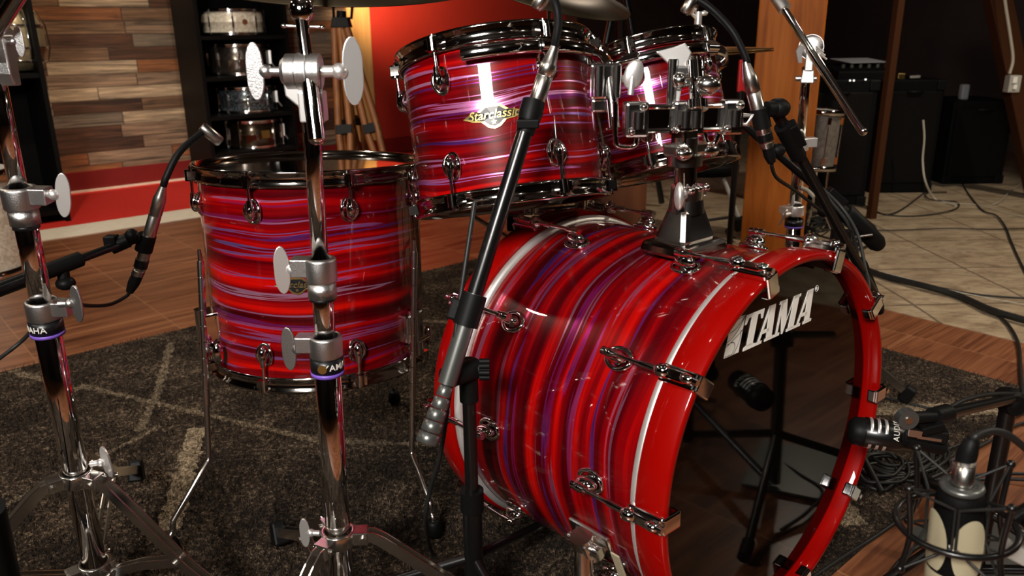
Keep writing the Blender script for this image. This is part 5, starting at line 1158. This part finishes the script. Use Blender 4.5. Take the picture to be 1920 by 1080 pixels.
hp_ = at(1391, 148, 2.9); hg = thing('red_flag_stand', 'red strip on a thin black stand between pillar and arched microphone', 'stand', Tr(hp_.x, hp_.y, 0))
b = MB(); b.cyl((hp_.x, hp_.y, .0), (hp_.x, hp_.y, hp_.z-.04), .012, seg=12); b.build('pole', 'black', hg, world=True)
b = MB(); b.box(Tr(hp_.x, hp_.y, hp_.z+.01), .028, .02, .11); b.build('red_strip', 'red_plastic', hg, world=True, bevel=.004)
b = MB(); b.cyl((hp_.x, hp_.y, .0), (hp_.x, hp_.y, .02), .10, seg=32); b.build('round_base', 'black', hg, world=True)
tag(MB().tube(curve([at(1731, 225, 4.3), at(1733, 260, 4.3), at(1730, 300, 4.3), at(1735, 340, 4.25), fl(1752, 372, .012), fl(1775, 380, .008), fl(1792, 386, .008)], 6), .0055, 8).build('hanging_cord', 'cord_white'), 'thin white cord hanging down to the stone floor', 'cord')
# folded stool with pale tubular legs
stl = thing('folding_stool', 'stool with pale metal tube legs beyond the tom holder post', 'stool', Tr(at(1320, 320, 3.6).x, 3.6, 0))
b = MB(); b.lathe([(.001, .05), (.15, .05), (.16, .035), (.16, .0), (.001, 0)], Tr(at(1318, 300, 3.6).x, 3.6, at(1318, 322, 3.6).z), 40); b.build('seat', 'felt_black', stl, world=True)
for pts in (((1296, 325, 3.5), (1292, 392, 3.5)), ((1352, 322, 3.5), (1385, 408, 3.45)), ((1330, 322, 3.7), (1296, 340, 3.6), (1303, 398, 3.55)), ((1300, 330, 3.5), (1350, 318, 3.55))):
    b = MB(); b.tube([at(*p_) for p_ in pts], .009, 10); b.build('leg', 'box_grey', stl, world=True)
b = MB(); q = at(1387, 420, 3.42); b.box(basis(q, (-.2, 0, 1)), .05, .04, .06); b.build('rubber_foot', 'rubber', stl, world=True, bevel=.005)
# walnut drum behind the kit with pale maker's plate
wc = V((at(1140, 335, 2.9).x, 2.95, 0)); wz = at(1165, 330, 2.85).z
wd = thing('walnut_drum', 'brown wooden drum with small pale plate behind the rack toms', 'drum', Tr(wc.x, wc.y, 0)); b = MB(); b.lathe([(.15, .08), (.15, wz)], Tr(wc.x, wc.y, 0), 56); b.build('shell', 'walnut', wd, world=True)
for z_ in (.06, wz-.01): b = MB(); b.lathe([(.15, z_), (.163, z_), (.163, z_+.03), (.15, z_+.03)], Tr(wc.x, wc.y, 0), 56, closed=True); b.build('hoop', 'dark_chrome', wd, world=True)
b = MB(); b.lathe([(.001, wz+.015), (.15, wz+.015)], Tr(wc.x, wc.y, 0), 40, smooth=False); b.build('batter_head', 'head_white', wd, world=True)
b = MB(); q = at(1162, 345, 2.81); b.box(basis(q, (.25, -1, .15), (1, .2, 0)), .055, .032, .003); b.build('maker_plate', 'cream', wd, world=True, bevel=.0008)
for k in range(3): a = k*2*pi/3+.4; b = MB(); b.tube([wc+V((.168*cos(a), .168*sin(a), .3)), wc+V((.175*cos(a), .175*sin(a), .1)), wc+V((.22*cos(a), .22*sin(a), .01))], .006, 8); b.build('leg', 'chrome', wd, world=True)
# dark tripod far behind, against the red wall
dt = thing('light_stand', 'tall black tripod stand in the dim gap above the smaller rack tom', 'stand', Tr(at(1160, 60, 4.2).x, 4.2, 0)); ap = at(1164, -60, 4.2)
for u, Y in ((1118, 4.1), (1205, 4.2), (1165, 4.5)): b = MB(); e_ = at(u, 175, Y); d_ = (e_-ap).normalized(); e_ = ap + d_*((.02-ap.z)/d_.z); b.tube([ap, e_], .016, 8); b.build('leg', 'black', dt, world=True)

# ================================================================== CABLES ON THE FLOOR
def floor_cable(label, pts, r=.0035, mt='cable', name='floor_cable', lift=.006, grp='cables on the floor'):
    m = MB(); m.tube(curve([fl(u, v, lift+random.uniform(0, .006)) for u, v in pts], 7), r, 8); return tag(m.build(name, mt), label, 'cable', grp)
floor_cable('thick black cable bundle running along the edge of the stone floor', [(1610, 500), (1660, 518), (1740, 538), (1800, 556), (1860, 582), (1930, 603)], .012, lift=.014)
floor_cable('black cable lying just above the thick bundle on the stone floor', [(1640, 515), (1740, 535), (1830, 552), (1930, 560)], .004)
floor_cable('black cable leaving the thick bundle down over the wooden floor', [(1840, 575), (1880, 598), (1908, 640), (1914, 700), (1920, 760)], .005)
floor_cable('thin pale cord lying along the edge of the stone floor', [(1630, 504), (1700, 522), (1790, 546), (1870, 562), (1930, 573)], .002, 'cord_white')
floor_cable('black cable looping across the stone floor below the thin post', [(1540, 400), (1600, 385), (1660, 402), (1715, 405), (1770, 398), (1797, 388), (1790, 378), (1745, 374), (1737, 362), (1775, 360)], .0035)
floor_cable('long black cable winding down the right side of the stone floor', [(1770, 318), (1795, 330), (1815, 362), (1842, 394), (1868, 404), (1885, 425), (1895, 450), (1908, 480), (1925, 515)], .004)
floor_cable('dark cable crossing behind the thin wooden post', [(1580, 355), (1640, 395), (1680, 398), (1735, 360)], .0035)
floor_cable('straight dark cable lying across the stone floor at right', [(1640, 432), (1700, 431), (1780, 428), (1850, 430), (1925, 428)], .003)
floor_cable('pale cord at the far right of the stone floor', [(1925, 338), (1895, 358), (1875, 378), (1860, 384)], .003, 'cord_white')
floor_cable('pale cord crossing the stone floor below the dark trunk', [(1760, 380), (1830, 384), (1880, 397), (1925, 408)], .002, 'cord_white')
floor_cable('black cable behind the bass drum left of the pillar', [(1290, 416), (1330, 412), (1380, 405)], .006)
floor_cable('black cable loop beside the foot of the pillar', [(1378, 446), (1362, 438), (1365, 428), (1385, 420), (1400, 425)], .004)
def heap(label, cu, cv, n, ru, rv, r=.0035, base=0.0, grp='cables on the floor', seed=1):
    """a loose coil of several turns lying on the floor"""
    rnd = random.Random(seed); pts = []; c = fl(cu, cv); e = fl(cu+ru, cv)-c; g = fl(cu, cv+rv)-c
    for k in range(n*14):
        a = 2*pi*k/14; s_ = 1+.22*sin(a*.37+seed)+rnd.uniform(-.05, .05)
        pts.append(c + e*(cos(a)*s_+.25*sin(k*.05)) + g*(sin(a)*s_+.2*cos(k*.07)) + V((0, 0, .008+base+.02*k/(n*14)+rnd.uniform(0, .006))))
    return tag(MB().tube(curve(pts, 3), r, 7).build('cable_coil', 'cable'), label, 'cable', grp)
heap('tangled black cable coil on the floor right of the pillar', 1560, 440, 9, 55, 34, .0045, seed=3)
heap('second black cable coil against the pillar foot', 1530, 415, 7, 30, 22, .0045, .02, seed=8)
heap('loose grey cable coil on the rug under the stout microphone', 1690, 868, 9, 66, 36, .0036, seed=5)
heap('small grey cable coil beside the bass drum hoop on the rug', 1640, 905, 4, 42, 26, .0036, .01, seed=9)
for k, (pts, lb_) in enumerate((
    ([(1700, 880), (1760, 850), (1830, 820), (1880, 790), (1925, 772)], 'grey cable running up to the right edge, nearest the rug edge'),
    ([(1680, 900), (1780, 865), (1850, 830), (1900, 800), (1930, 790)], 'grey cable running to the right edge, second from the rug edge'),
    ([(1720, 905), (1790, 895), (1860, 889), (1930, 888)], 'glossy black cable running level to the right edge behind the large microphone'),
    ([(1740, 915), (1800, 903), (1870, 898), (1930, 900)], 'black cable running level just below the glossy one'),
    ([(1520, 1085), (1580, 1045), (1650, 1000), (1710, 955), (1730, 925), (1760, 880), (1790, 850)], 'grey cable lying along the rug edge at bottom right'),
    ([(1660, 1085), (1700, 1040), (1760, 1010), (1850, 1030), (1930, 1050)], 'grey cable on the wooden floor below the large microphone'),
    ([(1655, 745), (1720, 760), (1790, 778)], 'dark cable on the rug right of the red hoop'))):
    floor_cable(lb_, pts, .0036)
def book(label, u, v, sx, sy, rz, h=.006, mt='grey', name='metal_plate', cat='plate'): p = fl(u, v); return table_item(name, label, cat, mt, Tr(p.x, p.y, .005+h/2) @ Rz(rz), sx, sy, h, .001)
book('flat grey metal base plate on the wooden floor at bottom right', 1868, 1035, .22, .2, .35)

# black stand tube crossing the bottom left corner
tag(MB().cyl(fl(34, 1150, .0), at(-14, 950, .86), .014).build('black_tube', 'rubber'), 'black tube slanting through the bottom left corner', 'tube')

# stand of the cymbal behind the larger rack tom
rc_ = at(1030, -36, 1.95); rs = thing('cymbal_stand', 'straight cymbal stand hidden behind the larger rack tom', 'cymbal stand', Tr(rc_.x, rc_.y, 0), 'cymbal stands')
for nm, z0, z1, r in (('lower_tube', .03, .45, .014), ('middle_tube', .45, .8, .011), ('upper_tube', .8, rc_.z+.05, .005)):
    b = MB(); b.cyl((rc_.x, rc_.y, z0), (rc_.x, rc_.y, z1), r); b.build(nm, 'chrome', rs, world=True)
for a in (80, 200, 320):
    l = MB(); d_ = V((cos(radians(a)), sin(radians(a)), 0)); c_ = V((rc_.x, rc_.y, 0)); q = c_+d_*.26+V((0, 0, .02)); l.strap([c_+V((0, 0, .24)), q], .016, .004, V((-d_.y, d_.x, 0))); l.build('leg', 'bright_steel', rs, world=True)
# stand that carries the shock mount, just outside the right edge
hp2 = sm @ V((Rr, 0, 0)) + V((.07, .03, .0)); pp = V((hp2.x+.42, hp2.y+.30, 0)); cs = thing('boom_stand', 'black boom microphone stand outside the right edge carrying the shock mount', 'microphone stand', Tr(pp.x, pp.y, 0), 'microphone stands')
b = MB(); b.cyl(hp2, V((pp.x, pp.y, hp2.z+.10)), .009, seg=16); b.build('boom_arm', 'black', cs, world=True)
b = MB(); b.cyl((pp.x, pp.y, .02), (pp.x, pp.y, hp2.z+.12), .012, seg=20); b.build('pole', 'black', cs, world=True)
for a in (20, 140, 260):
    l = MB(); d_ = V((cos(radians(a)), sin(radians(a)), 0)); c_ = V((pp.x, pp.y, 0)); l.tube([c_+V((0, 0, .13)), c_+d_*.24+V((0, 0, .02))], .008, 10); l.build('leg', 'black', cs, world=True)
